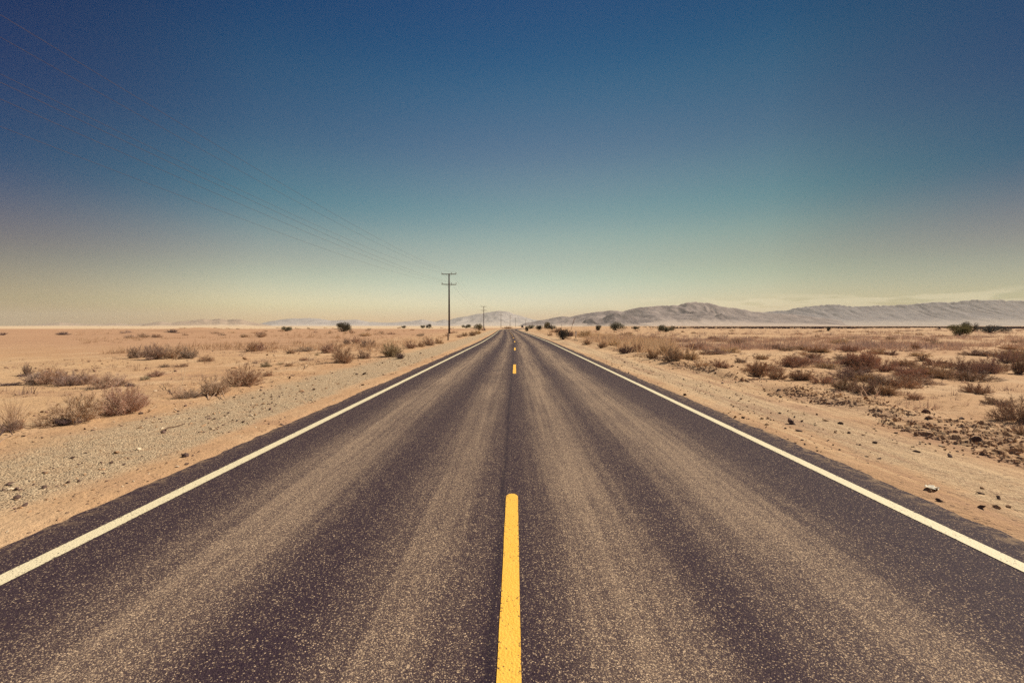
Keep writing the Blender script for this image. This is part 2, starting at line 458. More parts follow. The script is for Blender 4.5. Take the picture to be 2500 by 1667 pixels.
RK4 = mat_rock('haze_paled_grey_rock', (.34, .30, .29), (.43, .375, .35), (.54, .455, .39))  # rock colour paled to paint in part of the distance haze
RK3 = mat_rock('pale_tan_rock', (.34, .25, .19), (.46, .34, .25), (.62, .47, .33))
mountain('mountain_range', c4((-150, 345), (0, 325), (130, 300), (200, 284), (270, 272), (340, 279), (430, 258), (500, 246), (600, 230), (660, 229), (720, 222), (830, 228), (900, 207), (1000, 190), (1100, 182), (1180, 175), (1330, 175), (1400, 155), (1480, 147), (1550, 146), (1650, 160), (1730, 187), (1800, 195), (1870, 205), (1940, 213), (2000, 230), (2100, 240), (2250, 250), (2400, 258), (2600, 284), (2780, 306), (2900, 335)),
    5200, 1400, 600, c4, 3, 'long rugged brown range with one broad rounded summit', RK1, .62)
mountain('mountain_range', c5((-330, 330), (-150, 245), (0, 232), (60, 225), (160, 222), (230, 200), (350, 185), (480, 172), (620, 170), (700, 182), (800, 188), (950, 178), (1150, 175), (1300, 165), (1450, 150), (1650, 148), (1750, 135), (1900, 127), (2100, 128), (2250, 135), (2350, 142), (2700, 160), (3100, 230), (3400, 330)),
    6800, 1100, 900, c5, 8, 'flat-topped blue-grey range behind the dark green bushes', RK5, .3)
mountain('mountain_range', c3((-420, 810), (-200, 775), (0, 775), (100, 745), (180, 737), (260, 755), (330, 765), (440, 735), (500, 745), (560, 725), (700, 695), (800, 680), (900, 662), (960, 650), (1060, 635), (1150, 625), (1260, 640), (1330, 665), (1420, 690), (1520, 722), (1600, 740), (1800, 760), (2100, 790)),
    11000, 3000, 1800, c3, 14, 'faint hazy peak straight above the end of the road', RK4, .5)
mountain('hill', c4((395, 350), (420, 340), (480, 305), (550, 285), (600, 300), (640, 292), (680, 268), (760, 240), (820, 260), (880, 262), (930, 275), (990, 300), (1060, 305), (1130, 322), (1180, 350)),
    4400, 700, 350, c4, 21, 'dark jagged foothill in front of the long brown range', RK2, .6, cat='hill', step=1.5)
mountain('hill', c4((1540, 330), (1590, 305), (1640, 288), (1680, 262), (1725, 248), (1775, 270), (1820, 285), (1870, 300), (1915, 320), (1960, 335)),
    4700, 600, 300, c4, 27, 'small dark cone hill below the rounded summit', RK2, .4, cat='hill', step=1.5)
mountain('hill', c1((1230, 372), (1300, 345), (1450, 322), (1560, 335), (1640, 322), (1720, 315), (1860, 298), (1935, 303), (2010, 293), (2080, 307), (2140, 298), (2200, 300), (2290, 322), (2400, 345), (2560, 372)),
    5200, 1300, 600, c1, 33, 'pale sandy hill with a grey crest on the left skyline', RK3, .5, cat='hill', step=2)
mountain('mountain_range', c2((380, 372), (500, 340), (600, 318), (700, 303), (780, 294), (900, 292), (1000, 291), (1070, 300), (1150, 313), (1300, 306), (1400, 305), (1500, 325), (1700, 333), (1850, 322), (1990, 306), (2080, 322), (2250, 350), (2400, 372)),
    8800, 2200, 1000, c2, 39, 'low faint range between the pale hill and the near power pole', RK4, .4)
mountain('hill', c1((-250, 372), (0, 362), (200, 356), (350, 345), (520, 328), (640, 338), (780, 345), (900, 347), (1040, 336), (1150, 347), (1300, 340), (1400, 345), (1500, 372)),
    6800, 1300, 600, c1, 45, 'thin low line of hills at the far left horizon', RK3, .5, cat='hill')

# ------------------------------------------------------------------ shrubs
def v3(th, ph): return Vector((math.sin(th) * math.cos(ph), math.sin(th) * math.sin(ph), math.cos(th)))
def seg(mb, a, b, r0, r1): mb.tube([a, b], [r0, r1], 3, False)
def proto_dry(seed, nst=30, spread=1.35, fine=1.0, rad=1.0, droop=0.0):
    """a dome of radius 1 and height 1: stems, then twigs"""
    q = random.Random(seed); S = MB(); T = MB()
    lump = [(q.uniform(0, 6.28), q.uniform(.55, 1.0)) for _ in range(6)]
    for i in range(nst):
        th = spread * math.sqrt(q.random()); ph = q.uniform(0, 6.283)
        k = q.uniform(.72, 1.05) * (1 - .28 * max(0, math.cos(ph - lump[i % 6][0])) * lump[i % 6][1] * q.random())
        d = v3(th, ph); base = Vector((q.gauss(0, .10), q.gauss(0, .10), -.03))
        tip = base + Vector((d.x * k, d.y * k, max(.10, d.z * k * (1.0 - droop * q.random()))))
        mid = base.lerp(tip, .5) + Vector((q.gauss(0, .05), q.gauss(0, .05), -.04 + q.gauss(0, .04)))
        pts = [base, base.lerp(mid, .55) + Vector((q.gauss(0, .02), q.gauss(0, .02), .0)), mid, mid.lerp(tip, .5) + Vector((q.gauss(0, .03), q.gauss(0, .03), q.gauss(0, .03))), tip]
        S.tube(pts, [.013 * rad, .011 * rad, .008 * rad, .006 * rad, .003 * rad], 4, False)
        for j in range(int(12 * fine)):
            t = q.uniform(.22, .98); si = min(3, int(t * 4)); p = pts[si].lerp(pts[si + 1], t * 4 - si)
            dd = (d + Vector((q.gauss(0, .55), q.gauss(0, .55), q.gauss(.18, .45)))).normalized()
            L = q.uniform(.14, .34) * (1.15 - .5 * t)
            e = p + dd * L
            if e.z < .01: e.z = .01
            seg(T, p, e, .0052 * rad, .0035 * rad)
            for m_ in range(int(6 * fine)):
                p2 = p.lerp(e, q.uniform(.25, 1)); d2 = (dd + Vector((q.gauss(0, .7), q.gauss(0, .7), q.gauss(.1, .6)))).normalized()
                e2 = p2 + d2 * q.uniform(.05, .15)
                if e2.z < .005: e2.z = .005
                seg(T, p2, e2, .0038 * rad, .002 * rad)
    return S.mesh('stems'), T.mesh('twigs')
def proto_tuft(seed, n=90):
    q = random.Random(seed); S = MB(); T = MB()
    for i in range(n):
        th = .95 * q.random(); ph = q.uniform(0, 6.283); d = v3(th, ph)
        b = Vector((q.gauss(0, .16), q.gauss(0, .16), 0)); L = q.uniform(.5, 1.05)
        m_ = b + d * L * .5; e = b + Vector((d.x * 1.25, d.y * 1.25, d.z * .95)) * L
        T.tube([b, m_, e], [.007, .005, .002], 3, False)
        if q.random() < .5:
            for k in range(3):
                p = m_.lerp(e, q.random()); seg(T, p, p + (d + Vector((q.gauss(0, .5), q.gauss(0, .5), q.gauss(0, .3)))).normalized() * .16, .004, .002)
    for i in range(60):
        ph = q.uniform(0, 6.283); d = v3(q.uniform(.8, 1.5), ph); b = Vector((q.gauss(0, .15), q.gauss(0, .15), 0))
        S.tube([b, b + d * .2, b + d * .38 + Vector((0, 0, .03))], [.012, .009, .005], 3, False)
    return S.mesh('stems'), T.mesh('twigs')
def proto_green(seed, nl=3200):
    q = random.Random(seed); S = MB(); V = []; Fc = []
    lumps = [(Vector((q.uniform(-.62, .62), q.uniform(-.62, .62), q.uniform(.28, .72))), q.uniform(.24, .42)) for _ in range(13)]
    for c, r in lumps:
        b = Vector((q.gauss(0, .08), q.gauss(0, .08), -.03))
        S.tube([b, b.lerp(c, .5) + Vector((0, 0, -.05)), c], [.03, .02, .008], 5, False)
        for _ in range(5): S.tube([c.lerp(b, .3), c + v3(q.uniform(0, 1.6), q.uniform(0, 6.28)) * r], [.009, .004], 3, False)
    for i in range(nl):
        c, r = q.choice(lumps); d = v3(math.acos(q.uniform(-1, 1)), q.uniform(0, 6.283))
        p = c + d * r * (q.random() ** .33) * q.uniform(.85, 1.12)
        if p.z < .02: p.z = q.uniform(.02, .12)
        a = v3(math.acos(q.uniform(-1, 1)), q.uniform(0, 6.283)); b = a.orthogonal().normalized(); s_ = q.uniform(.022, .05)
        k = len(V); V += [p - a * s_, p + b * s_ * .5, p + a * s_, p - b * s_ * .5]; Fc.append((k, k + 1, k + 2, k + 3))
    me = bpy.data.meshes.new('foliage'); me.from_pydata([tuple(v) for v in V], [], Fc); me.update()
    return S.mesh('stems'), me
DRY = [proto_dry(s, n, sp, fi, ra, dr) for s, n, sp, fi, ra, dr in ((1, 46, 1.35, 1.2, 1.0, 0), (2, 42, 1.5, 1.2, 1.0, .2), (3, 52, 1.3, 1.1, .9, 0), (4, 38, 1.5, 1.3, 1.1, .3), (5, 48, 1.4, 1.2, 1.0, .1), (6, 54, 1.35, 1.3, .85, 0))]
TUFT = [proto_tuft(s) for s in (31, 32, 33)]
GREEN = [proto_green(s) for s in (51, 52, 53)]
for a, b in DRY + TUFT: a.materials.append(M_STEM); b.materials.append(M_TWIG)
for a, b in GREEN: a.materials.append(M_STEM); b.materials.append(M_LEAF)
def joined(pair, name):
    a, b = pair; V = []; Fc = []
    for me in (a, b):
        k = len(V); V += [tuple(v.co) for v in me.vertices]; Fc += [tuple(k + i for i in p.vertices) for p in me.polygons]
    me = bpy.data.meshes.new(name); me.from_pydata(V, [], Fc); me.materials.append(M_TWIG); me.update(); return me
DRYS = [joined(proto_dry(s, 22, 1.45, .9, 1.8, .2), 'dry_shrub') for s in (61, 62, 63, 64, 65)]
COL = dict(tan=(.62, .44, .31), straw=(.74, .555, .375), red=(.58, .395, .285), grey=(.52, .385, .30), dark=(.30, .21, .20), green=(.145, .135, .085), dgreen=(.085, .082, .070), lolive=(.20, .17, .09), olive=(.52, .42, .28))
GRP = {'s': ('dry_shrub', 'shrub', 'dry desert shrubs'), 't': ('grass_tuft', 'grass tuft', 'dry grass tufts'), 'g': ('green_bush', 'bush', 'green desert bushes')}
cnt = 0
SHARED = {}
def shrub(px, py, w, h, typ='s', col='tan', label=None, shared=None):
    global cnt; cnt += 1
    x, y, z = at(px, py)
    d = math.hypot(x, y) / math.hypot((px - 1258) / F, 1)
    W = w / F * d; Hh = h / F * d * 1.08
    ry = ray(px, py); k = W * .22 / math.hypot(ry.x, ry.y); x += ry.x * k; y += ry.y * k; z = float(ground(x, y))
    name, cat, grp = GRP[typ]
    c = COL[col]; f = rng.uniform(.88, 1.12); color = (c[0] * f, c[1] * f * rng.uniform(.96, 1.04), c[2] * f * rng.uniform(.93, 1.07), 1)
    lab = label or shared
    S = (W / 2 * 1.22, W / 2 * rng.uniform(1.0, 1.2), Hh * 1.12)
    if w * h < 160 and typ != 'g':
        o = link(name, DRYS[cnt % 5]); o.location = (x, y, z - .01); o.scale = S; o.rotation_euler = (0, 0, rng.uniform(0, 6.28)); o.color = color
    else:
        pr = {'s': DRY, 't': TUFT, 'g': GREEN}[typ]; a, b = pr[cnt % len(pr)]
        o = empty(name, (x, y, z - .01), rng.uniform(0, 6.28)); o.scale = S
        for nm, me in (('stems', a), ('foliage' if typ == 'g' else 'twigs', b)):
            q = link(nm, me, None, o); q.color = color if nm != 'stems' or typ != 'g' else (.16, .11, .09, 1)
    tag(o, lab, cat, grp if not shared else shared)
    return o
for a in [
 # left, nearest first
 (32, 1052, 86, 76, 't', 'straw', 'wispy straw-coloured tuft at the left edge of the picture above a curved stick'),
 (20, 1055, 60, 24, 's', 'grey', 'low grey-brown twiggy clump under the wispy straw tuft'),
 (185, 1034, 120, 78, 's', 'straw', 'broad straw shrub with dark matted twigs at its foot, beside the gravel'),
 (165, 1038, 60, 22, 's', 'dark', 'dark matted clump at the foot of the broad straw shrub'),
 (300, 1012, 100, 72, 's', 'tan', 'loose see-through tan shrub behind the pale curved stick'),
 (525, 966, 62, 48, 's', 'straw', 'small straw-tan shrub with bleached branches lying in front'),
 (592, 942, 84, 60, 's', 'tan', 'full rounded tan shrub at the gravel edge right of the bleached branches'),
 (466, 972, 52, 20, 's', 'grey', 'low purple-grey mat of twigs left of the bleached branches'),
 (440, 974, 50, 34, 't', 'straw', 'thin pale grass standing over the purple-grey mat'),
 (93, 937, 62, 32, 's', 'grey', 'grey shrub at the left end of the long shrub bank'),
 (130, 938, 60, 38, 's', 'tan', 'tan shrub second from the left in the long shrub bank'),
 (173, 942, 66, 33, 's', 'grey', 'dark-centred shrub in the middle of the long shrub bank'),
 (212, 938, 52, 38, 's', 'tan', 'upright tan shrub right of the middle of the long shrub bank'),
 (266, 947, 78, 34, 's', 'red', 'reddish shrub closing the right end of the long shrub bank'),
 (18, 941, 54, 9, 's', 'dark', 'flat dark strip of twigs running off the left edge of the picture'),
 (67, 916, 24, 28, 's', 'grey', 'slim upright grey shrub standing above the long shrub bank'),
 (120, 918, 60, 22, 't', 'straw', 'pale grass behind the slim upright grey shrub'),
 (316, 944, 24, 9, 's', 'dark', 'small black-looking mat alone on bare sand right of the shrub bank'),
 (354, 927, 20, 13, 's', 'olive', 'tiny olive shrub left of a dark low one on bare sand'),
 (381, 920, 38, 15, 's', 'red', 'low dark reddish shrub on bare sand beside a tiny olive one'),
 (338, 874, 46, 32, 's', 'grey', 'dark leftmost shrub of the big four-shrub cluster on the playa'),
 (380, 878, 50, 37, 's', 'grey', 'tallest dark shrub of the big cluster on the playa'),
 (425, 875, 58, 36, 's', 'tan', 'tan airy shrub right of the dark ones in the playa cluster'),
 (466, 876, 42, 28, 's', 'grey', 'brown shrub leaning right, just off the playa cluster'),
 (503, 883, 34, 19, 's', 'red', 'rust-red fan-shaped shrub next to the playa cluster'),
 (404, 897, 22, 9, 's', 'grey', 'flat grey shrub on sand below the playa cluster'),
 (440, 896, 34, 9, 's', 'red', 'flat reddish strip of twigs below the rust-red fan shrub'),
 (616, 858, 30, 26, 's', 'red', 'reddish shrub with a dark left side, alone on the open playa'),
 (632, 857, 30, 20, 's', 'red', 'right half of a reddish pair of shrubs alone on the open playa'),
 (636, 824, 30, 13, 's', 'tan', 'small round tan shrub alone far out on the open playa'),
 (654, 919, 22, 14, 's', 'red', 'little brown shrub right of the full rounded tan shrub'),
 (710, 863, 22, 12, 's', 'red', 'small reddish round shrub left of the pale grass strip'),
 (747, 858, 54, 13, 's', 'grey', 'long low grey strip of dry grass between two reddish shrubs'),
 (800, 862, 44, 25, 's', 'red', 'brown double-topped shrub right of the low grey strip'),
 (774, 868, 13, 7, 's', 'olive', 'tiny green-grey shrub in front of the low grey strip'),
 (742, 880, 20, 9, 's', 'tan', 'small tan cushion shrub on grey sand'),
 (649, 896, 26, 15, 's', 'olive', 'small olive tuft behind the full rounded tan shrub'),
 (622, 887, 18, 7, 's', 'grey', 'flat grey scrap of shrub behind the full rounded tan shrub'),
 (683, 890, 16, 7, 's', 'olive', 'tiny greenish mat right of the small olive tuft'),
 (706, 894, 24, 9, 's', 'tan', 'low tan mat right of the tiny greenish one'),
 (848, 841, 18, 15, 's', 'grey', 'leftmost shrub of the mid-distance trio left of the power pole'),
 (873, 839, 32, 17, 's', 'tan', 'pale middle shrub of the mid-distance trio left of the power pole'),
 (899, 847, 36, 25, 's', 'grey', 'darkest shrub of the mid-distance trio left of the power pole'),
 (838, 887, 58, 44, 's', 'tan', 'dense globe-shaped shrub on the gravel rim with a dark foot'),
 (891, 875, 34, 26, 's', 'tan', 'round tan shrub just right of the dense globe-shaped shrub'),
 (957, 871, 56, 34, 's', 'olive', 'spiky olive-tan shrub with a pale lower edge at the gravel rim'),
 (978, 876, 22, 17, 's', 'dark', 'dark drooping shrub at the right foot of the spiky olive-tan one'),
 (1004, 851, 26, 18, 's', 'red', 'reddish shrub starting the row that leads to the power pole'),
 (1027, 847, 22, 16, 's', 'tan', 'tan shrub second in the row that leads to the power pole'),
 (1048, 844, 28, 23, 's', 'tan', 'tallest tan shrub in the row that leads to the power pole'),
 (1072, 839, 22, 17, 's', 'straw', 'pale shrub last in the row before the power pole'),
 (7, 818, 16, 9, 's', 'dark', 'dark shrub on the playa at the left edge of the picture'),
 (154, 817, 26, 8, 's', 'dark', 'small dark peaked shrub alone on the bare far-left playa'),
 (305, 816, 28, 9, 's', 'grey', 'low grey shrub at the near end of the sand hummocks'),
 (318, 825, 24, 9, 's', 'grey', 'grey shrub in front of the sand hummocks'),
 (350, 824, 26, 11, 's', 'tan', 'tan shrub in front of the sand hummocks'),
 (381, 824, 26, 10, 's', 'red', 'reddish shrub in front of the sand hummocks'),
 (420, 814, 28, 10, 's', 'dark', 'dark shrub at the foot of the first sand hummock'),
 (700, 808, 25, 11, 'g', 'green', 'smaller of the two green bushes on the left skyline'),
 (836, 810, 40, 19, 'g', 'green', 'largest green bush on the left skyline, round-topped'),
 (986, 801.5, 11, 6, 'g', 'green', 'small green bush on the skyline, first left of the power pole trio'),
 (1032, 801, 12, 7, 'g', 'green', 'small green bush on the skyline left of the darkest one'),
 (1048, 801, 15, 8.5, 'g', 'dgreen', 'small dark green bush on the skyline nearest the power pole'),
 (1138, 801, 23, 8, 'g', 'green', 'low green bush left of the second power pole'),
 (1170, 806, 24, 15, 'g', 'lolive', 'spreading olive bush beside the second power pole'),
 (1182, 807, 9, 9, 's', 'dark', 'dark shrub at the foot of the second power pole'),
 (1239, 802.5, 24, 7, 's', 'red', 'brown brush closing off the end of the road'),
 (1120, 824, 15, 9, 's', 'red', 'small reddish shrub right of the near power pole'),
 (1134, 821, 21, 11, 's', 'tan', 'tan shrub in the gap between the first two power poles'),
 (1153, 820, 21, 12, 's', 'tan', 'yellow-tan shrub close to the left white line'),
 (1166, 816, 17, 10, 's', 'straw', 'pale shrub on the left verge below the olive bush'),
 # right
 (1285, 809, 9, 10, 'g', 'dgreen', 'narrow dark bush right behind the small far road sign'),
 (1293, 803, 23, 9, 'g', 'green', 'wide low green bush right of the small far road sign'),
 (1315.5, 806, 19, 11, 'g', 'dgreen', 'dark green bush on the right verge, second from the far sign'),
 (1337, 803, 18, 14, 'g', 'lolive', 'tallest spiky bush of the green row on the right verge'),
 (1349, 805, 22, 11, 'g', 'dgreen', 'dark bush at the near end of the green row on the right verge'),
 (1375, 829, 33, 24, 'g', 'dgreen', 'big dark blue-grey bush on the right verge left of the white marker post'),
 (1392, 822, 18, 16, 's', 'dark', 'dark shrub between the big blue-grey bush and the white marker post'),
 (1342, 820, 16, 9, 's', 'red', 'small reddish shrub on the verge left of the big blue-grey bush'),
 (1362, 812, 40, 10, 's', 'tan', 'tan brush behind the big blue-grey bush'),
 (1430, 823, 40, 18, 's', 'straw', 'golden tan brush right behind the white marker post'),
 (1433, 842, 26, 15, 's', 'tan', 'tan roadside shrub just before the white marker post'),
 (1470, 850, 28, 17, 's', 'tan', 'tan roadside shrub with a thin slanted shadow'),
 (1500, 848, 30, 18, 's', 'straw', 'pale shrub behind the roadside shrub with the slanted shadow'),
 (1529, 863, 34, 23, 's', 'dark', 'darkest roadside shrub casting a wide shadow on the bank'),
 (1555, 860, 30, 23, 's', 'tan', 'tan roadside shrub right behind the darkest one'),
 (1595, 876, 34, 26, 's', 'tan', 'tan roadside shrub with a long dark shadow on the bank'),
 (1620, 870, 34, 26, 's', 'straw', 'pale shrub filling the gap behind the long-shadowed roadside shrub'),
 (1643, 885, 44, 36, 's', 'grey', 'tall brown roadside shrub leaning left at the near end of the shadowed row'),
 (1684, 882, 52, 28, 's', 'straw', 'wide pale straw shrub right of the leaning brown one'),
 (1715, 898, 38, 19, 's', 'straw', 'straw shrub above the start of the dark clod row'),
 (1758, 900, 44, 22, 's', 'red', 'reddish shrub just above the dark clod row'),
 (1810, 887, 30, 14, 's', 'grey', 'grey shrub behind the reddish one above the clod row'),
 (1848, 920, 54, 38, 's', 'tan', 'tall tan shrub at the back of the clod row'),
 (1898, 927, 44, 28, 's', 'tan', 'tan shrub left of the reddish one in the near right bank'),
 (1955, 930, 52, 22, 's', 'red', 'low reddish shrub in the near right bank'),
 (2006, 939, 54, 28, 's', 'tan', 'tan shrub in the middle of the near right bank'),
 (2061, 954, 58, 34, 's', 'grey', 'dark-footed shrub in the near right bank'),
 (2110, 963, 66, 42, 's', 'grey', 'largest dark shrub of the near right bank'),
 (2166, 966, 54, 26, 's', 'tan', 'tan shrub at the near end of the right bank'),
 (2230, 978, 40, 16, 's', 'tan', 'faint low tan shrub past the end of the right bank'),
 (2380, 964, 56, 24, 's', 'red', 'low spiky dark reddish shrub alone on bare sand near the right edge'),
 (2482, 1034, 92, 70, 's', 'grey', 'big dark bushy shrub cut by the right edge with pale stems at its foot'),
 (2494, 1068, 40, 28, 's', 'tan', 'shrub below the big dark one at the right edge'),
 (2440, 992, 66, 22, 's', 'grey', 'low grey shrub left of the big dark one at the right edge'),
 (2082, 896, 38, 36, 's', 'red', 'left upright part of the tall hazy thicket on the right plain'),
 (2120, 899, 50, 45, 's', 'red', 'tallest middle part of the hazy thicket on the right plain'),
 (2156, 909, 62, 28, 's', 'red', 'low right part of the hazy thicket on the right plain'),
 (2066, 914, 24, 12, 's', 'dark', 'small dark shrub in front of the hazy thicket'),
 (2354, 915, 50, 42, 's', 'grey', 'left shrub of the purple-grey thicket near the right edge'),
 (2408, 914, 56, 46, 's', 'grey', 'middle shrub of the purple-grey thicket near the right edge'),
 (2399, 920, 24, 17, 's', 'dark', 'small dark shrub at the foot of the purple-grey thicket'),
 (2488, 914, 36, 50, 's', 'grey', 'tall shrub at the right edge beside the purple-grey thicket'),
 (2455, 888, 46, 30, 's', 'grey', 'shrub behind the purple-grey thicket near the right edge'),
 (1931, 882, 36, 18, 's', 'red', 'brown rounded shrub on pale sand left of the hazy thicket'),
 (1963, 868, 28, 10, 's', 'straw', 'pale flat shrub on sand behind the brown rounded one'),
 (2172, 868, 30, 14, 's', 'grey', 'dark little shrub with a shadow behind the hazy thicket'),
 (2253, 883, 28, 16, 's', 'grey', 'dark little shrub halfway between the two thickets'),
 (2300, 892, 30, 12, 's', 'grey', 'flat shrub left of the purple-grey thicket'),
 (2234, 855, 18, 17, 's', 'red', 'narrow upright brown shrub on the right plain'),
 (2285, 842, 24, 12, 's', 'olive', 'small olive shrub below the light green bush'),
 (1502, 807, 42, 19, 'g', 'green', 'large ragged green bush on the right skyline'),
 (1462, 807, 20, 11, 'g', 'green', 'smaller green bush left of the large ragged one'),
 (1626, 809, 38, 15, 'g', 'green', 'round green bush alone on the right skyline'),
 (1551, 805, 16, 8, 'g', 'green', 'small olive bush between the ragged and the round green bushes'),
 (2338, 820, 60, 23, 'g', 'lolive', 'light green rounded bush, nearest of three near the right edge'),
 (2370, 812, 32, 23, 'g', 'dgreen', 'dark tall bush behind the light green rounded one'),
 (2418, 814, 58, 18, 'g', 'dgreen', 'dark wide low bush, rightmost of three near the right edge'),
 (2022, 809, 12, 9, 'g', 'dgreen', 'tiny dark green bush on the open right plain'),
]:
    shrub(*a)
# the scatter of look-alike small shrubs
n = 0
while n < 128:
    t = rng.random(); py = 801 + 150 * t ** 1.9; px = rng.uniform(1330 + (py - 800) * 4.6, 2540)
    n += 1; s_ = (py - 795) ** .8
    shrub(px, py, s_ * rng.uniform(1.0, 2.3), s_ * rng.uniform(.34, .62), 's', rng.choice(['tan', 'red', 'grey', 'straw', 'tan', 'red']), None, 'low dry shrub in the dense scatter on the right plain')
n = 0
while n < 62:
    t = rng.random(); py = 801 + 26 * t ** 1.7; px = rng.uniform(430, 1230 - (py - 796) * 4.6)
    n += 1; s_ = (py - 794) ** .8
    shrub(px, py, s_ * rng.uniform(.9, 2.2), s_ * rng.uniform(.35, .75), 's', rng.choice(['tan', 'red', 'straw', 'grey', 'straw']), None, 'low tan shrub in the thin band below the left skyline')

# low brush nobody could count
def scatter_brush(name, spots, col, seed, nt=16, kind='stuff', lab=None, w=.02):
    q = np.random.default_rng(seed); spots = np.array(spots, float); N = len(spots)
    V = np.zeros((N, nt, 3, 3)); 
    th = q.uniform(0, 1.4, (N, nt)); ph = q.uniform(0, 6.283, (N, nt))
    d = np.stack([np.sin(th) * np.cos(ph), np.sin(th) * np.sin(ph), np.cos(th) * .8 + .1], -1)
    b = spots[:, None, :3] + np.concatenate([q.normal(0, .35, (N, nt, 2)) * spots[:, None, 3:4], np.zeros((N, nt, 1))], -1)
    L = q.uniform(.5, 1.1, (N, nt, 1)) * spots[:, None, 3:4]
    side = np.stack([-np.sin(ph + q.normal(0, .8, (N, nt))), np.cos(ph), q.normal(0, .3, (N, nt))], -1) * w * spots[:, None, 3:4]
    V[:, :, 0] = b - side; V[:, :, 1] = b + side; V[:, :, 2] = b + d * L
    Fc = np.arange(N * nt * 3).reshape(-1, 3)
    o = link(name, np_mesh(name, V.reshape(-1, 3), Fc, False), M_TWIG); o.color = (*col, 1)
    o['kind'] = kind
    return o
def spots_in(n, fx, fy, size, seed, keep=None):
    q = np.random.default_rng(seed); out = []
    px = fx(q.random(n), q); py = fy(q.random(n), q)
    for a, b in zip(px, py):
        r = ray(a, b); t = -CAMH / r.z; x, y = r.x * t, r.y * t
        if keep is None or keep(x, y): out.append((x, y, 0, size * q.lognormal(0, .35)))
    A = np.array(out); A[:, 2] = ground(A[:, 0], A[:, 1]) - .01; return A
def cl(x, y, s, th): return float(fbm(x * s, y * s, 77)) > th
S1 = spots_in(8000, lambda t, q: 1380 + t * 1200, lambda t, q: 799 + 62 * t ** 2.0, .44, 5, lambda x, y: x - float(xr(y)) > 8.2 and cl(x * .35, y, .16, .51))
scatter_brush('low_brush', S1, (.54, .36, .26), 6, 26)
S1b = spots_in(3600, lambda t, q: 1420 + t * 1150, lambda t, q: 800 + 56 * t ** 2.0, .5, 6, lambda x, y: x - float(xr(y)) > 8.5 and cl(x * .4 + 9, y, .2, .545))
scatter_brush('low_brush', S1b, (.40, .28, .235), 7, 30)
S2 = spots_in(4200, lambda t, q: 180 + t * 1010, lambda t, q: 799 + 75 * t ** 2.6, .40, 15, lambda x, y: x - float(xr(y)) < -9 and cl(x, y, .06, .47))
scatter_brush('low_brush', S2, (.56, .38, .24), 16, 24)
S3 = spots_in(2600, lambda t, q: 1310 + t * 330, lambda t, q: 803 + 80 * t ** 1.5, .62, 25, lambda x, y: 7.6 < x - float(xr(y)) < 16 and not (abs(x / y - .1383) < .018 and y < 64))
scatter_brush('low_brush', S3, (.64, .45, .28), 26, 30, w=.014)
q_ = np.random.default_rng(8)
def near(n, u0, u1, y0, y1, size, th, sd_):
    y = y0 + (y1 - y0) * q_.random(n) ** 1.5; u = q_.uniform(u0, u1, n); x = u + xr(y)
    k = fbm(x * .5, y * .3, sd_) > th; x, y = x[k], y[k]
    return np.stack([x, y, ground(x, y) - .005, size * q_.lognormal(0, .4, len(x))], -1)
scatter_brush('dry_weeds', near(2600, -26, -7.9, 5, 48, .11, .50, 63), (.50, .345, .24), 41, 22, w=.03)
scatter_brush('dry_weeds', near(2600, 7.8, 26, 5, 45, .12, .48, 64), (.54, .37, .27), 42, 22, w=.03)
scatter_brush('dry_weeds', near(900, -24, -8.2, 5, 40, .13, .55, 65), (.26, .175, .15), 43, 22, w=.026)
scatter_brush('dry_weeds', near(900, 7.6, 24, 5, 40, .13, .53, 66), (.26, .175, .15), 44, 22, w=.026)
# the black line of far scrub
q_ = np.random.default_rng(3)
A = []
for i in range(12000):
    y = q_.uniform(250, 900); x = q_.uniform(.27 * y - 10, 1.5 * y)
    w_ = sstep(.27, .6, np.array(x / y))
    if q_.random() < .25 + .75 * float(w_) and (fbm(x * .012, y * .03, 88) > .40 + .10 * q_.random()): A.append((x, y, 0, q_.uniform(.7, 1.3)))
A = np.array(A); A[:, 2] = ground(A[:, 0], A[:, 1])
scatter_brush('distant_scrub', A, (.045, .03, .045), 4, 16, w=.16)

# ------------------------------------------------------------------ loose stones, clods and litter
def ico():
    bm = bmesh.new(); bmesh.ops.create_icosphere(bm, subdivisions=1, radius=1)
    V = np.array([v.co[:] for v in bm.verts]); bm.verts.index_update(); Fc = np.array([[v.index for v in f.verts] for f in bm.faces]); bm.free(); return V, Fc
ICO_V, ICO_F = ico()
def stones(name, P, size, flat, cols, seed, sink=.3, jag=.35):
    q = np.random.default_rng(seed); N = len(P)
    V = ICO_V[None] * q.uniform(1 - jag, 1 + jag, (N, 12, 1)) * np.stack([q.uniform(.7, 1.5, N), q.uniform(.5, 1.0, N), flat * q.uniform(.6, 1.3, N)], -1)[:, None] * size[:, None, None]
    a = q.uniform(0, 6.28, N); ca, sa = np.cos(a)[:, None], np.sin(a)[:, None]
    tl = q.normal(0, .35 if jag < .5 else .6, N)[:, None]
    x, y, z = V[..., 0], V[..., 1], V[..., 2]
    z = z + x * np.tan(np.clip(tl, -.8, .8))
    V = np.stack([x * ca - y * sa, x * sa + y * ca, z], -1)
    gz = ground(P[:, 0], P[:, 1])
    V += np.stack([P[:, 0], P[:, 1], gz + size * flat * (1 - sink) * .6], -1)[:, None]
    Fc = (ICO_F[None] + (np.arange(N) * 12)[:, None, None]).reshape(-1, 3)
    c = np.repeat(cols, 12, 0)
    o = link(name, np_mesh(name, V.reshape(-1, 3), Fc, False, None, c), M_TONE); o['kind'] = 'stuff'; return o
def palette(N, q, table):
    w = np.array([t[0] for t in table]); k = q.choice(len(table), N, p=w / w.sum()); C_ = np.array([t[1] for t in table])[k]
    return C_ * q.uniform(.8, 1.2, (N, 1))
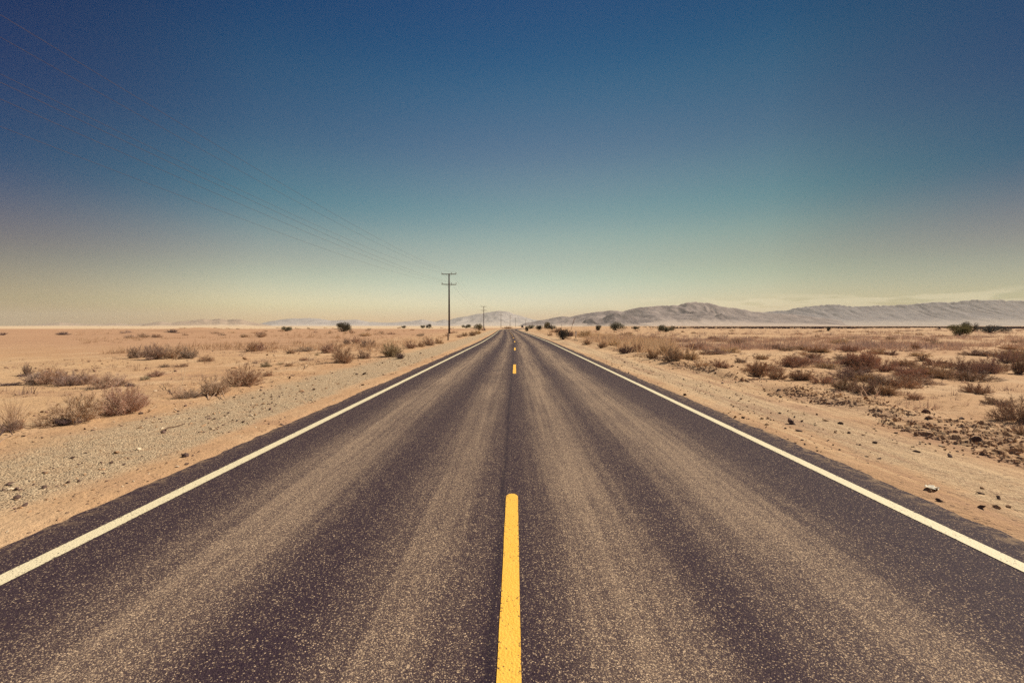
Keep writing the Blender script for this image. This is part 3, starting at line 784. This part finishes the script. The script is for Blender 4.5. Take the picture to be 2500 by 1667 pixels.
def shoulder(N, u0, u1, y0, y1, q, pw=1.6):
    y = y0 + (y1 - y0) * q.random(N) ** pw; u = q.uniform(u0, u1, N); return np.stack([u + xr(y), y], -1)
q = np.random.default_rng(21)
P = np.concatenate([shoulder(3800, -9.5, -4.0, 1.5, 26, q), shoulder(2200, 4.05, 8, 1.5, 26, q)])
keep = fbm(P[:, 0] * .8, P[:, 1] * .8, 55) > .40; P = P[keep]
stones('gravel', P, q.lognormal(math.log(.014), .5, len(P)), .6, palette(len(P), q, ((5, (.10, .065, .06)), (3, (.45, .28, .16)), (1.2, (.75, .6, .42)))), 22)
# crumbled clods heaped along the right bank
q = np.random.default_rng(31)
def band(N, uc, us, y0, y1, pw, thr, seed):
    y = y0 + (y1 - y0) * q.random(N) ** pw; u = q.normal(uc, us, N); x = u + xr(y)
    k = fbm(x * .55 + 3, y * .42, seed) > thr; return np.stack([x, y], -1)[k]
def patch(px, py, w, h, n):
    a = q.normal(0, .42, (n, 2)); out = []
    for dx, dy in a:
        r = ray(px + dx * w, py + dy * h); t = -CAMH / r.z; out.append((r.x * t, r.y * t))
    return np.array(out)
ELL = [(2225, 1045, 55, 20), (2288, 1064, 40, 36), (2375, 1055, 44, 28), (2405, 1085, 40, 26), (2460, 1098, 60, 24), (2500, 1125, 60, 34), (2180, 1020, 50, 9), (2060, 990, 70, 12), (1960, 966, 70, 10)]
ELW = []
for px, py, w_, h_ in ELL:
    a = ray(px - w_, py); b = ray(px + w_, py); c = ray(px, py - h_); d = ray(px, py + h_); c0 = ray(px, py)
    P4 = [(v.x * -CAMH / v.z, v.y * -CAMH / v.z) for v in (a, b, c, d, c0)]
    ELW.append((P4[4][0], P4[4][1], max(.3, (P4[1][0] - P4[0][0]) / 2), max(.25, (P4[2][1] - P4[3][1]) / 2)))
def broken(x, y):
    """0..1: where the crust of the right bank is broken up"""
    u = x - xr(y); mk = 0 * x
    for cx, cy_, rx, ry in ELW:
        mk = np.maximum(mk, 1.15 - np.sqrt(((x - cx) / rx) ** 2 + ((y - cy_) / ry) ** 2) * .8)
    n1 = fbm(x * .7 + 3, y * .5, 17)
    mk = np.maximum(mk, (1.0 - np.abs(u - 6.85) / .42) * sstep(11, 14, y) * sstep(.44, .54, n1) * 1.1)
    mk = np.maximum(mk, (1.0 - np.abs(u - 7.6) / 1.3) * sstep(.50, .60, fbm(x * .5, y * .4, 43)) * .8 * (1 - sstep(30, 40, y)))
    return np.clip(mk + (fbm(x * 2.2, y * 2.2, 81) - .47) * 1.1, 0, 1)
def soil_bank(u0, u1, y0, y1, du, dy):
    UU, VV = np.meshgrid(np.arange(u0, u1, du), np.arange(y0, y1, dy)); XX = UU + xr(VV)
    mk = broken(XX, VV)
    wx = XX + (fbm(XX * 5, VV * 5, 91, 3) - .45) * .22
    p = .42 * sstep(.42, .50, fbm(wx * 7, VV * 10, 92, 3)) + .38 * sstep(.42, .52, fbm(wx * 14, VV * 20, 93, 2)) + .07 * hash2(np.floor(XX * 40), np.floor(VV * 40), 5) + .12 * fbm(wx * 25, VV * 30, 95, 2)
    edge = sstep(0, .12, (UU - u0)) * sstep(0, .12, (u1 - UU)) * sstep(0, .2, VV - y0) * sstep(0, .3, y1 - VV)
    ZZ = ground(XX, VV) - .03 + sstep(.22, .62, mk) * edge * (.022 + .072 * p)
    V = np.stack([XX, VV, ZZ], -1).reshape(-1, 3)
    o = link('soil_bank', np_mesh('soil_bank', V, grid_faces(UU.shape[1], UU.shape[0]), False, np.stack([UU, VV], -1).reshape(-1, 2)), M_GRD)
    tag(o, kind='structure')
soil_bank(5.3, 11.2, 4.2, 13.0, .022, .024)
soil_bank(5.9, 9.2, 12.85, 34, .03, .04)
soil_bank(6.2, 7.8, 33.8, 62, .05, .09)
P = np.concatenate([shoulder(5200, 5.2, 10.5, 4.2, 14, q, 1.0), shoulder(5200, 6.0, 8.2, 13, 40, q, 1.3)])
P = P[broken(P[:, 0], P[:, 1]) > .25]
stones('dirt_clods', P, q.lognormal(math.log(.016), .40, len(P)), .5, palette(len(P), q, ((5, (.44, .28, .175)), (4, (.54, .36, .225)), (1, (.26, .16, .12)))), 32, -.9, .6)
q = np.random.default_rng(35)
P = shoulder(1500, 7.5, 20, 5, 26, q, 1.2); P = P[fbm(P[:, 0] * .4, P[:, 1] * .4, 63) > .47]
P2 = shoulder(1500, -22, -8, 5, 30, q, 1.2); P2 = P2[fbm(P2[:, 0] * .4, P2[:, 1] * .4, 64) > .48]; P = np.concatenate([P, P2])
stones('soil_crumbs', P, q.lognormal(math.log(.025), .5, len(P)), .55, palette(len(P), q, ((5, (.22, .13, .095)), (4, (.42, .26, .15)))), 36, .3)
def litter():
    q = random.Random(5); mb = MB()
    for i in range(1500):
        if i < 900: u, y = q.gauss(-8.6, .8), 5 + 25 * q.random() ** 1.3
        else: u, y = q.gauss(8.3, 1.3), 6 + 25 * q.random() ** 1.3
        x = u + float(xr(y)); z = float(ground(x, y)) + .012; a = q.uniform(0, 6.28); L = q.uniform(.05, .22)
        p = Vector((x, y, z)); e = p + Vector((math.cos(a) * L, math.sin(a) * L, q.uniform(-.005, .05)))
        mb.tube([p, p.lerp(e, .5) + Vector((0, 0, .012)), e], [.003, .003, .002], 3, False)
    o = mb.obj('straw_litter', M_TWIG); o.color = (.52, .36, .21, 1); o['kind'] = 'stuff'
litter()
def stick(name, pts, r, col, label, cat, branches=()):
    P0 = [at(*p[:2]) for p in pts]; o = None
    b = Vector(P0[0]); mb = MB()
    mb.tube([Vector(p) - b + Vector((0, 0, q_[2] if len(q_) > 2 else r * .7)) for p, q_ in zip(P0, pts)], [r * (1 - .55 * i / (len(pts) - 1)) for i in range(len(pts))], 6)
    for br in branches:
        Q = [at(*p[:2]) for p in br]
        mb.tube([Vector(p) - b + Vector((0, 0, q_[2] if len(q_) > 2 else r * .7)) for p, q_ in zip(Q, br)], [r * .7 * (1 - .5 * i / (len(br) - 1)) for i in range(len(br))], 5)
    o = mb.obj(name, M_STEM, None, True); o.location = b; o.color = (*col, 1)
    return tag(o, label, cat, 'loose sticks by the left shoulder')
stick('dead_stick', [(395, 1053), (404, 1049), (410, 1044), (425, 1043), (443, 1037), (452, 1034)], .011, (.20, .13, .10), 'thin dark crooked stick lying on the left gravel shoulder', 'stick', [[(404, 1049), (406, 1051), (405, 1053)]])
stick('dead_stick', [(364, 1006, .03), (372, 1004, .05), (383, 997, .07)], .016, (.75, .58, .38), 'short pale bleached stick in front of the loose tan shrub', 'stick')
stick('driftwood_branch', [(508, 974, 0), (506, 962, .06), (514, 957, .16), (530, 950, .26), (540, 945, .3)], .016, (.66, .50, .36), 'bleached forked branch arched in front of the small straw-tan shrub', 'branch', [[(514, 957, .14), (526, 957, .16), (536, 966, .08), (541, 975, .02)], [(510, 976, .02), (522, 970, .05), (532, 962, .1)], [(538, 958, .2), (545, 968, .08), (550, 976, .02)]])
stick('driftwood_branch', [(441, 972, .02), (442, 966, .1), (446, 958, .25), (453, 944, .42), (450, 934, .5)], .009, (.70, .54, .36), 'slender pale branch standing up from the purple-grey mat', 'branch', [[(443, 971, .01), (449, 975, .01)], [(447, 956, .28), (444, 946, .4), (445, 938, .48)]])
stick('dead_stick', [(-6, 1072, .02), (10, 1062, .08), (24, 1060, .06), (31, 1064, .02)], .014, (.16, .11, .10), 'curved dark stick at the left edge of the picture below the straw tuft', 'stick')
stick('dead_stick', [(-8, 1088, .02), (6, 1078, .03), (20, 1068, .03), (32, 1064, .02)], .013, (.62, .46, .32), 'pale straight stick under the curved dark one at the left edge', 'stick')
stick('dead_stick', [(744, 900, .0), (752, 896, .12), (756, 890, .28), (753, 884, .4)], .010, (.72, .56, .38), 'pale dead twig standing on the gravel rim left of the globe-shaped shrub', 'stick', [[(752, 896, .12), (742, 893, .2), (738, 894, .22)], [(756, 891, .25), (763, 889, .3)]])
def rock(px, py, w, h, col, label, seed):
    x, y, z = at(px, py); d = math.hypot(x, y); s = w / F * d / 2
    bm = bmesh.new(); bmesh.ops.create_icosphere(bm, subdivisions=3, radius=1)
    for v in bm.verts:
        n1 = mnoise.noise(v.co * 1.3 + Vector((seed, 0, 0))) * .35 + mnoise.noise(v.co * 3.5 + Vector((0, seed, 0))) * .14
        v.co = v.co * (1 + n1); v.co.x *= s; v.co.y *= s * .8; v.co.z *= h / F * d * .6
    me = bpy.data.meshes.new('rock'); bm.to_mesh(me); bm.free()
    a = me.color_attributes.new('tone', 'FLOAT_COLOR', 'POINT'); a.data.foreach_set('color', np.tile(np.array((*col, 1), np.float32), len(me.vertices)))
    o = link('rock', me, M_TONE); o.location = (x, y, z + h / F * d * .22); o.rotation_euler = (0, 0, seed)
    return tag(o, label, 'rock', 'loose rocks beside the road')
rock(452, 1114, 12, 9, (.045, .03, .035), 'small black rock on the left shoulder near the asphalt edge', 1)
rock(108, 1190, 8, 6, (.08, .055, .05), 'dark stone at the lower left where gravel meets sand', 2)
rock(871, 914, 8, 4, (.16, .12, .09), 'flat brown stone on the left gravel below the globe-shaped shrub', 3)
rock(1027, 863, 5, 3, (.06, .04, .04), 'small dark stone on the left gravel near the row of shrubs', 4)
rock(2052, 1034, 9, 5, (.04, .028, .03), 'small black stone on the bare sand of the right shoulder', 5)
rock(2261, 1010, 12, 8, (.13, .065, .055), 'red-brown rock on the right bank above the clods', 6)
rock(2348, 1025, 9, 4, (.07, .045, .045), 'dark flat rock on the sand right of the red-brown one', 7)
rock(2386, 1080, 15, 11, (.05, .03, .035), 'black rock sunk in the clods near the right edge', 8)
rock(48, 919, 8, 4, (.06, .04, .04), 'left of two dark stones left of the long shrub bank', 9)
rock(58, 919, 8, 4, (.06, .04, .04), 'right of two dark stones left of the long shrub bank', 10)
def scrap():
    x, y, z = at(2274, 1193); mb = MB(); q = random.Random(2)
    V = []; 
    for j in range(5):
        for i in range(7): V.append(Vector(((i - 3) * .026 + q.gauss(0, .003), (j - 2) * .022 + q.gauss(0, .003), .012 + .02 * math.sin(i * 1.1) * math.cos(j * 1.4) + .012)))
    mb.v = V; mb.f = [(j * 7 + i, j * 7 + i + 1, j * 7 + i + 8, j * 7 + i + 7) for j in range(4) for i in range(6)]
    o = mb.obj('paper_scrap', mat_plain('white_paper', (.72, .64, .5), (.8, .72, .58), 20, .8, .001)); o.location = (x, y, z); o.rotation_euler = (.1, .1, .6)
    md = o.modifiers.new('t', 'SOLIDIFY'); md.thickness = .001
    tag(o, 'crumpled white paper scrap on the right sand shoulder', 'litter')
scrap()

# ------------------------------------------------------------------ utility poles and wires
POLES = [(1096.5, 95.0), (1181, 254.0), (1223, 365.0), (1245.3, 474.0), (1258.5, 602.0), (1283, 717.0), (1299, 899.0), (1311, 1092.0), (1320, 1290.0), (1330, 1500.0), (1339, 1750.0)]
PL = ['tall near utility pole with two crossarms left of the road', 'second utility pole from the near one, beside the olive bush', 'third utility pole, in front of the faint hazy peak', 'fourth utility pole, above the brown brush at the road end', 'fifth utility pole, right of the brush at the road end', 'sixth utility pole, directly above the small far road sign', 'seventh utility pole, above the wide low green bush', 'eighth small distant utility pole behind the green row', 'ninth tiny distant utility pole behind the green row', 'tenth barely visible utility pole behind the green row', 'farthest barely visible utility pole in the haze']
ATT_U = (-1.46, .56, 1.56)
def pole_meshes():
    s = MB(); s.tube([(0, 0, -.4), (.015, 0, 3), (.02, 0, 7), (.03, 0, 12.95)], [.21, .195, .17, .13], 12); shaft = s.mesh('shaft', True)
    arm = MB(); arm.box((0, 0, 0), (3.18, .12, .15), .012); arm = arm.mesh('crossarm')
    ins = MB()
    ins.tube([(0, 0, 0), (0, 0, .12)], [.025, .025], 6); ins.tube([(0, 0, .12), (0, 0, .15), (0, 0, .17), (0, 0, .22), (0, 0, .24), (0, 0, .30), (0, 0, .33)], [.045, .08, .055, .085, .055, .07, .035], 8)
    br = MB(); br.tube([(0, 0, -.62), (.62, 0, -.08)], [.018, .018], 5)
    bl = MB(); bl.tube([(0, 0, -.62), (-.62, 0, -.08)], [.018, .018], 5)
    return shaft, arm, ins.mesh('insulator', True), br.mesh('brace'), bl.mesh('brace')
SH, AR, IN, BR, BL = pole_meshes()
for me, m in ((SH, M_WOOD), (AR, M_ARM), (IN, M_INS), (BR, M_METAL), (BL, M_METAL)): me.materials.append(m)
attach = []
def pole(x, y, rz, label, k):
    z = float(ground(x, y))
    r = empty('utility_pole', (x, y, z), rz); tag(r, label, 'utility pole', 'utility poles beside the road')
    link('shaft', SH, None, r)
    pts = []
    for zz, tilt in ((12.82, 0.0), (10.62, .022)):
        a = link('crossarm', AR, None, r); a.location = (0, -.17, zz); a.rotation_euler = (0, tilt, 0)
        for u in ATT_U:
            i = link('insulator', IN, None, a); i.location = (u, 0, .073)
            p = Vector((u * math.cos(rz) + .17 * math.sin(rz), u * math.sin(rz) - .17 * math.cos(rz), zz + .38 - u * tilt)); pts.append(p + Vector((x, y, z)))
        for B in (BR, BL): b = link('brace', B, None, a); b.location = (0, -.03, 0)
    return pts
for k, (px, d) in enumerate(POLES):
    x = (px - 1258) / F * d
    attach.append(pole(x, d, 0 if k < 4 else -.1, PL[k], k))
back = [Vector((p.x - .2, -66, p.z)) for p in attach[0]]
NAMES = ['upper wire at the outer left end of the crossarms', 'upper wire just right of the pole shafts', 'upper wire at the road end of the crossarms', 'lower wire at the outer left end of the crossarms', 'lower wire just right of the pole shafts', 'lower wire at the road end of the crossarms']
for i in range(6):
    chain = [back[i]] + [a[i] for a in attach]; pts = []
    for j in range(len(chain) - 1):
        a, b = chain[j], chain[j + 1]; L = (b - a).length; sag = (3.75 if i < 3 else 3.2) * (L / 161) ** 2 * (1 if j == 0 else .72); n = 40 if j == 0 else 14
        for k in range(n):
            t = k / n; p = a.lerp(b, t); p.z -= sag * 4 * t * (1 - t); pts.append(p)
    pts.append(chain[-1]); mb = MB(); mb.tube(pts, .006, 5)
    o = mb.obj('power_line', M_WIRE, None, True); tag(o, 'thin power line, ' + NAMES[i], 'power line', 'power lines along the poles')

# ------------------------------------------------------------------ posts and signs
def stub():
    x, y, z = at(1093.8, 831); r = empty('wooden_post', (x, y, z)); tag(r, 'short weathered wooden post at the foot of the near utility pole', 'post')
    m = MB(); m.tube([(0, 0, -.2), (.01, 0, .4), (.02, 0, .80), (.022, 0, .83)], [.075, .07, .07, .05], 9); m.obj('post_shaft', M_WOOD, r, True)
    m = MB(); m.box((.02, -.075, .62), (.10, .012, .14), .003); m.obj('tag_plate', M_METAL, r)
stub()
def marker():
    x, y, z = at(1405.8, 826.5); r = empty('marker_post', (x, y, z)); tag(r, 'flat white roadside marker post on the right verge', 'marker post')
    d = math.hypot(x, y); w = 3.6 / F * d
    m = MB(); m.box((0, 0, .64), (w, .02, .68), .006); m.obj('marker_blade', mat_plain('faded_white_plastic', (.84, .78, .73), (.88, .82, .77), 9, .6, .002), r)
    m = MB(); m.box((0, .012, .12), (w * .5, .03, .60), .004); m.obj('marker_stake', mat_plain('dark_green_steel', (.06, .06, .035), (.10, .09, .05), 12, .6, .002), r)
    m = MB(); m.box((0, -.013, .86), (w * .7, .004, .10), .001); m.obj('reflector', mat_plain('grey_reflector', (.35, .33, .33), (.45, .42, .41), 40, .35, .001), r)
marker()
def sign():
    x, y, z = at(1275, 804.5); r = empty('road_sign', (x, y, z)); tag(r, 'small far road sign with dark face on the right verge', 'road sign')
    m = MB(); m.tube([(0, 0, -.2), (0, 0, 1.45)], [.05, .05], 6); m.obj('sign_post', mat_plain('white_post_paint', (.6, .55, .5), (.68, .62, .55), 10, .6, .002), r)
    m = MB(); o = [(-.48, -.06, .95), (.48, -.06, .95), (.48, -.06, 1.45), (.18, -.06, 1.95), (-.18, -.06, 1.95), (-.48, -.06, 1.45)]
    m.poly(o); m.poly([(p[0], -.035, p[2]) for p in o][::-1])
    for i in range(6): a, b = o[i], o[(i + 1) % 6]; m.poly([a, (a[0], -.035, a[2]), (b[0], -.035, b[2]), b])
    m.obj('sign_face', mat_plain('navy_sign_paint', (.03, .028, .05), (.05, .045, .07), 10, .5, .001), r)
    m = MB(); m.box((.62, -.05, .9), (.16, .03, .9), .005); m.obj('side_panel', mat_plain('pink_white_panel', (.62, .5, .48), (.7, .58, .55), 10, .5, .001), r)
sign()
def stalk():
    x, y, z = at(1394, 806); d = math.hypot(x, y); H = 29 / F * d
    r = empty('dry_stalk', (x, y, z)); tag(r, 'tall leaning reddish dry stalk sticking up above the brush behind the marker post', 'plant')
    m = MB(); m.tube([(0, 0, -.1), (.1 * H, 0, .4 * H), (.22 * H, 0, .8 * H), (.33 * H, 0, H)], [.07, .06, .045, .02], 6); o = m.obj('stem', M_STEM, r, True); o.color = (.34, .19, .12, 1)
    q = random.Random(4); m = MB()
    for i in range(60):
        t = q.uniform(.45, 1); p = Vector((.33 * H * t ** 1.2, 0, H * t)); m.tube([p, p + Vector((q.gauss(.1, .18), q.gauss(0, .15), q.uniform(.1, .4)))], [.03, .01], 3, False)
    o = m.obj('side_twigs', M_TWIG, r); o.color = (.40, .22, .14, 1)
    x, y, z = at(1371, 803); r = empty('dry_stalk', (x, y, z)); tag(r, 'short upright dry stalk above the brush near the big blue-grey bush', 'plant')
    m = MB(); m.tube([(0, 0, -.1), (.05, 0, 1.2), (.03, 0, 2.1)], [.07, .06, .04], 6); o = m.obj('stem', M_STEM, r, True); o.color = (.2, .12, .1, 1)
    m = MB()
    for i in range(30):
        p = Vector((.03, 0, q.uniform(1.5, 2.1))); m.tube([p, p + Vector((q.gauss(0, .12), q.gauss(0, .1), q.uniform(.05, .25)))], [.03, .01], 3, False)
    o = m.obj('side_twigs', M_TWIG, r); o.color = (.22, .13, .1, 1)
stalk()

# ------------------------------------------------------------------ haze
def haze():
    mb = MB(); mb.box((0, 6900, 212), (40000, 15200, 428)); me = mb.mesh('haze')
    m = bpy.data.materials.new('thin_desert_haze'); m.use_nodes = True; t = m.node_tree
    t.nodes.remove(t.nodes['Principled BSDF']); v = t.nodes.new('ShaderNodeVolumePrincipled')
    v.inputs['Color'].default_value = HAZE_COL; v.inputs['Density'].default_value = HAZE_D; v.inputs['Anisotropy'].default_value = 0.0
    t.links.new(v.outputs[0], t.nodes['Material Output'].inputs['Volume'])
    o = link('haze', me, m); o['kind'] = 'stuff'
HAZE_COL = (.64, .67, .64, 1); HAZE_D = .000038
haze()

# ------------------------------------------------------------------ light
SUN_AZ, SUN_EL = R(64), R(42)          # clockwise from the road direction (+Y)
sd = bpy.data.lights.new('sun', 'SUN'); sd.energy = 5.0; sd.angle = R(.53); sd.color = (1, .90, .74)
so = bpy.data.objects.new('sun', sd); C.objects.link(so)
dirv = Vector((math.sin(SUN_AZ) * math.cos(SUN_EL), math.cos(SUN_AZ) * math.cos(SUN_EL), math.sin(SUN_EL)))
so.rotation_euler = dirv.to_track_quat('Z', 'Y').to_euler()
w = bpy.data.worlds.new('World'); sc.world = w; w.use_nodes = True
t = w.node_tree; bg = t.nodes['Background']
class WT(NT):
    def __init__(s): s.t = t
W = WT()
sky = t.nodes.new('ShaderNodeTexSky'); sky.sky_type = 'NISHITA'; sky.sun_disc = False
sky.sun_elevation = SUN_EL; sky.sun_rotation = SUN_AZ; sky.air_density = 1.0; sky.dust_density = .3; sky.ozone_density = 2.0
tc = t.nodes.new('ShaderNodeTexCoord').outputs['Generated']
sp = W.n('ShaderNodeSeparateXYZ', Vector=tc); z = sp.outputs[2]
SKY_K = 12.0; CLOUD_F = .4; CLOUD_C = (7.2, 6.2, 4.2, 1)
SKY_EL = [(0.0, (0.046, 0.1309, 0.071)), (0.012, (0.046, 0.1309, 0.071)), (0.051, (0.0578, 0.1652, 0.0912)), (0.125, (0.0701, 0.1357, 0.0761)), (0.214, (0.0939, 0.105, 0.0725)), (0.339, (0.0721, 0.0754, 0.0697)), (0.48, (0.026, 0.0534, 0.0646)), (0.596, (0.012, 0.036, 0.0577)), (1.0, (0.012, 0.036, 0.0577))]
SKY_AZ = [(0.0, (0.0244, 0.076, 0.1588)), (0.12, (0.0244, 0.076, 0.1588)), (0.25, (0.1391, 0.2259, 0.2588)), (0.5, (0.2608, 0.2833, 0.2695)), (0.75, (0.1307, 0.1764, 0.1771)), (0.88, (0.026, 0.0633, 0.1011)), (1.0, (0.026, 0.0633, 0.1011))]
SKY_AZ_LOW = [(0.0, (0.4251, 0.0946, 0.1043)), (0.12, (0.4251, 0.0946, 0.1043)), (0.25, (0.8536, 0.2083, 0.2604)), (0.5, (0.7861, 0.1979, 0.288)), (0.75, (0.5029, 0.123, 0.1605)), (0.88, (0.33, 0.0923, 0.1161)), (1.0, (0.33, 0.0923, 0.1161))]
def ramp_node(stops, fac):
    r = t.nodes.new('ShaderNodeValToRGB'); els = r.color_ramp.elements
    while len(els) < len(stops): els.new(.5)
    for e, (p, c) in zip(els, stops): e.position = p; e.color = (*c, 1)
    r.color_ramp.interpolation = 'CARDINAL'; t.links.new(fac, r.inputs[0]); return r.outputs[0]
hx = W.math('SQRT', W.math('ADD', W.math('MULTIPLY', sp.outputs[0], sp.outputs[0]), W.math('ADD', W.math('MULTIPLY', sp.outputs[1], sp.outputs[1]), 1e-6)))
azs = W.math('ADD', W.math('MULTIPLY', W.math('DIVIDE', sp.outputs[0], hx), .5), .5)
k = SKY_K * 2
col = W.mix(1.0, sky.outputs[0], (k, k, k, 1), 'MULTIPLY')
col = W.mix(1.0, col, ramp_node(SKY_EL, z), 'MULTIPLY')
azc = W.mix(W.rng(z, .0, .27), ramp_node(SKY_AZ_LOW, azs), ramp_node(SKY_AZ, azs))
col = W.mix(1.0, col, azc, 'MULTIPLY')
# faint cumulus bank low over the right-hand range
cv = t.nodes.new('ShaderNodeCombineXYZ'); W.set(cv.inputs[0], W.math('MULTIPLY', azs, 26)); W.set(cv.inputs[1], W.math('MULTIPLY', z, 75))
cn = W.noise(cv.outputs[0], 1.0, 5, .55)
cm = W.math('MULTIPLY', W.rng(azs, .57, .66), W.math('MULTIPLY', W.rng(z, .068, .045), W.rng(W.math('ADD', cn, W.rng(z, .03, .065, .12, -.10, False)), .46, .56)))
col = W.mix(W.math('MULTIPLY', cm, CLOUD_F), col, CLOUD_C)
t.links.new(col, bg.inputs[0]); bg.inputs[1].default_value = .1

# ------------------------------------------------------------------ render settings
sc.view_settings.view_transform = 'Standard'; sc.view_settings.look = 'None'
sc.view_settings.exposure = 0.35; sc.view_settings.gamma = 1.0
sc.render.engine = 'CYCLES'
cy = sc.cycles
cy.max_bounces = 6; cy.diffuse_bounces = 3; cy.glossy_bounces = 2; cy.transmission_bounces = 3; cy.volume_bounces = 1; cy.transparent_max_bounces = 8
cy.caustics_reflective = False; cy.caustics_refractive = False
cy.use_denoising = False
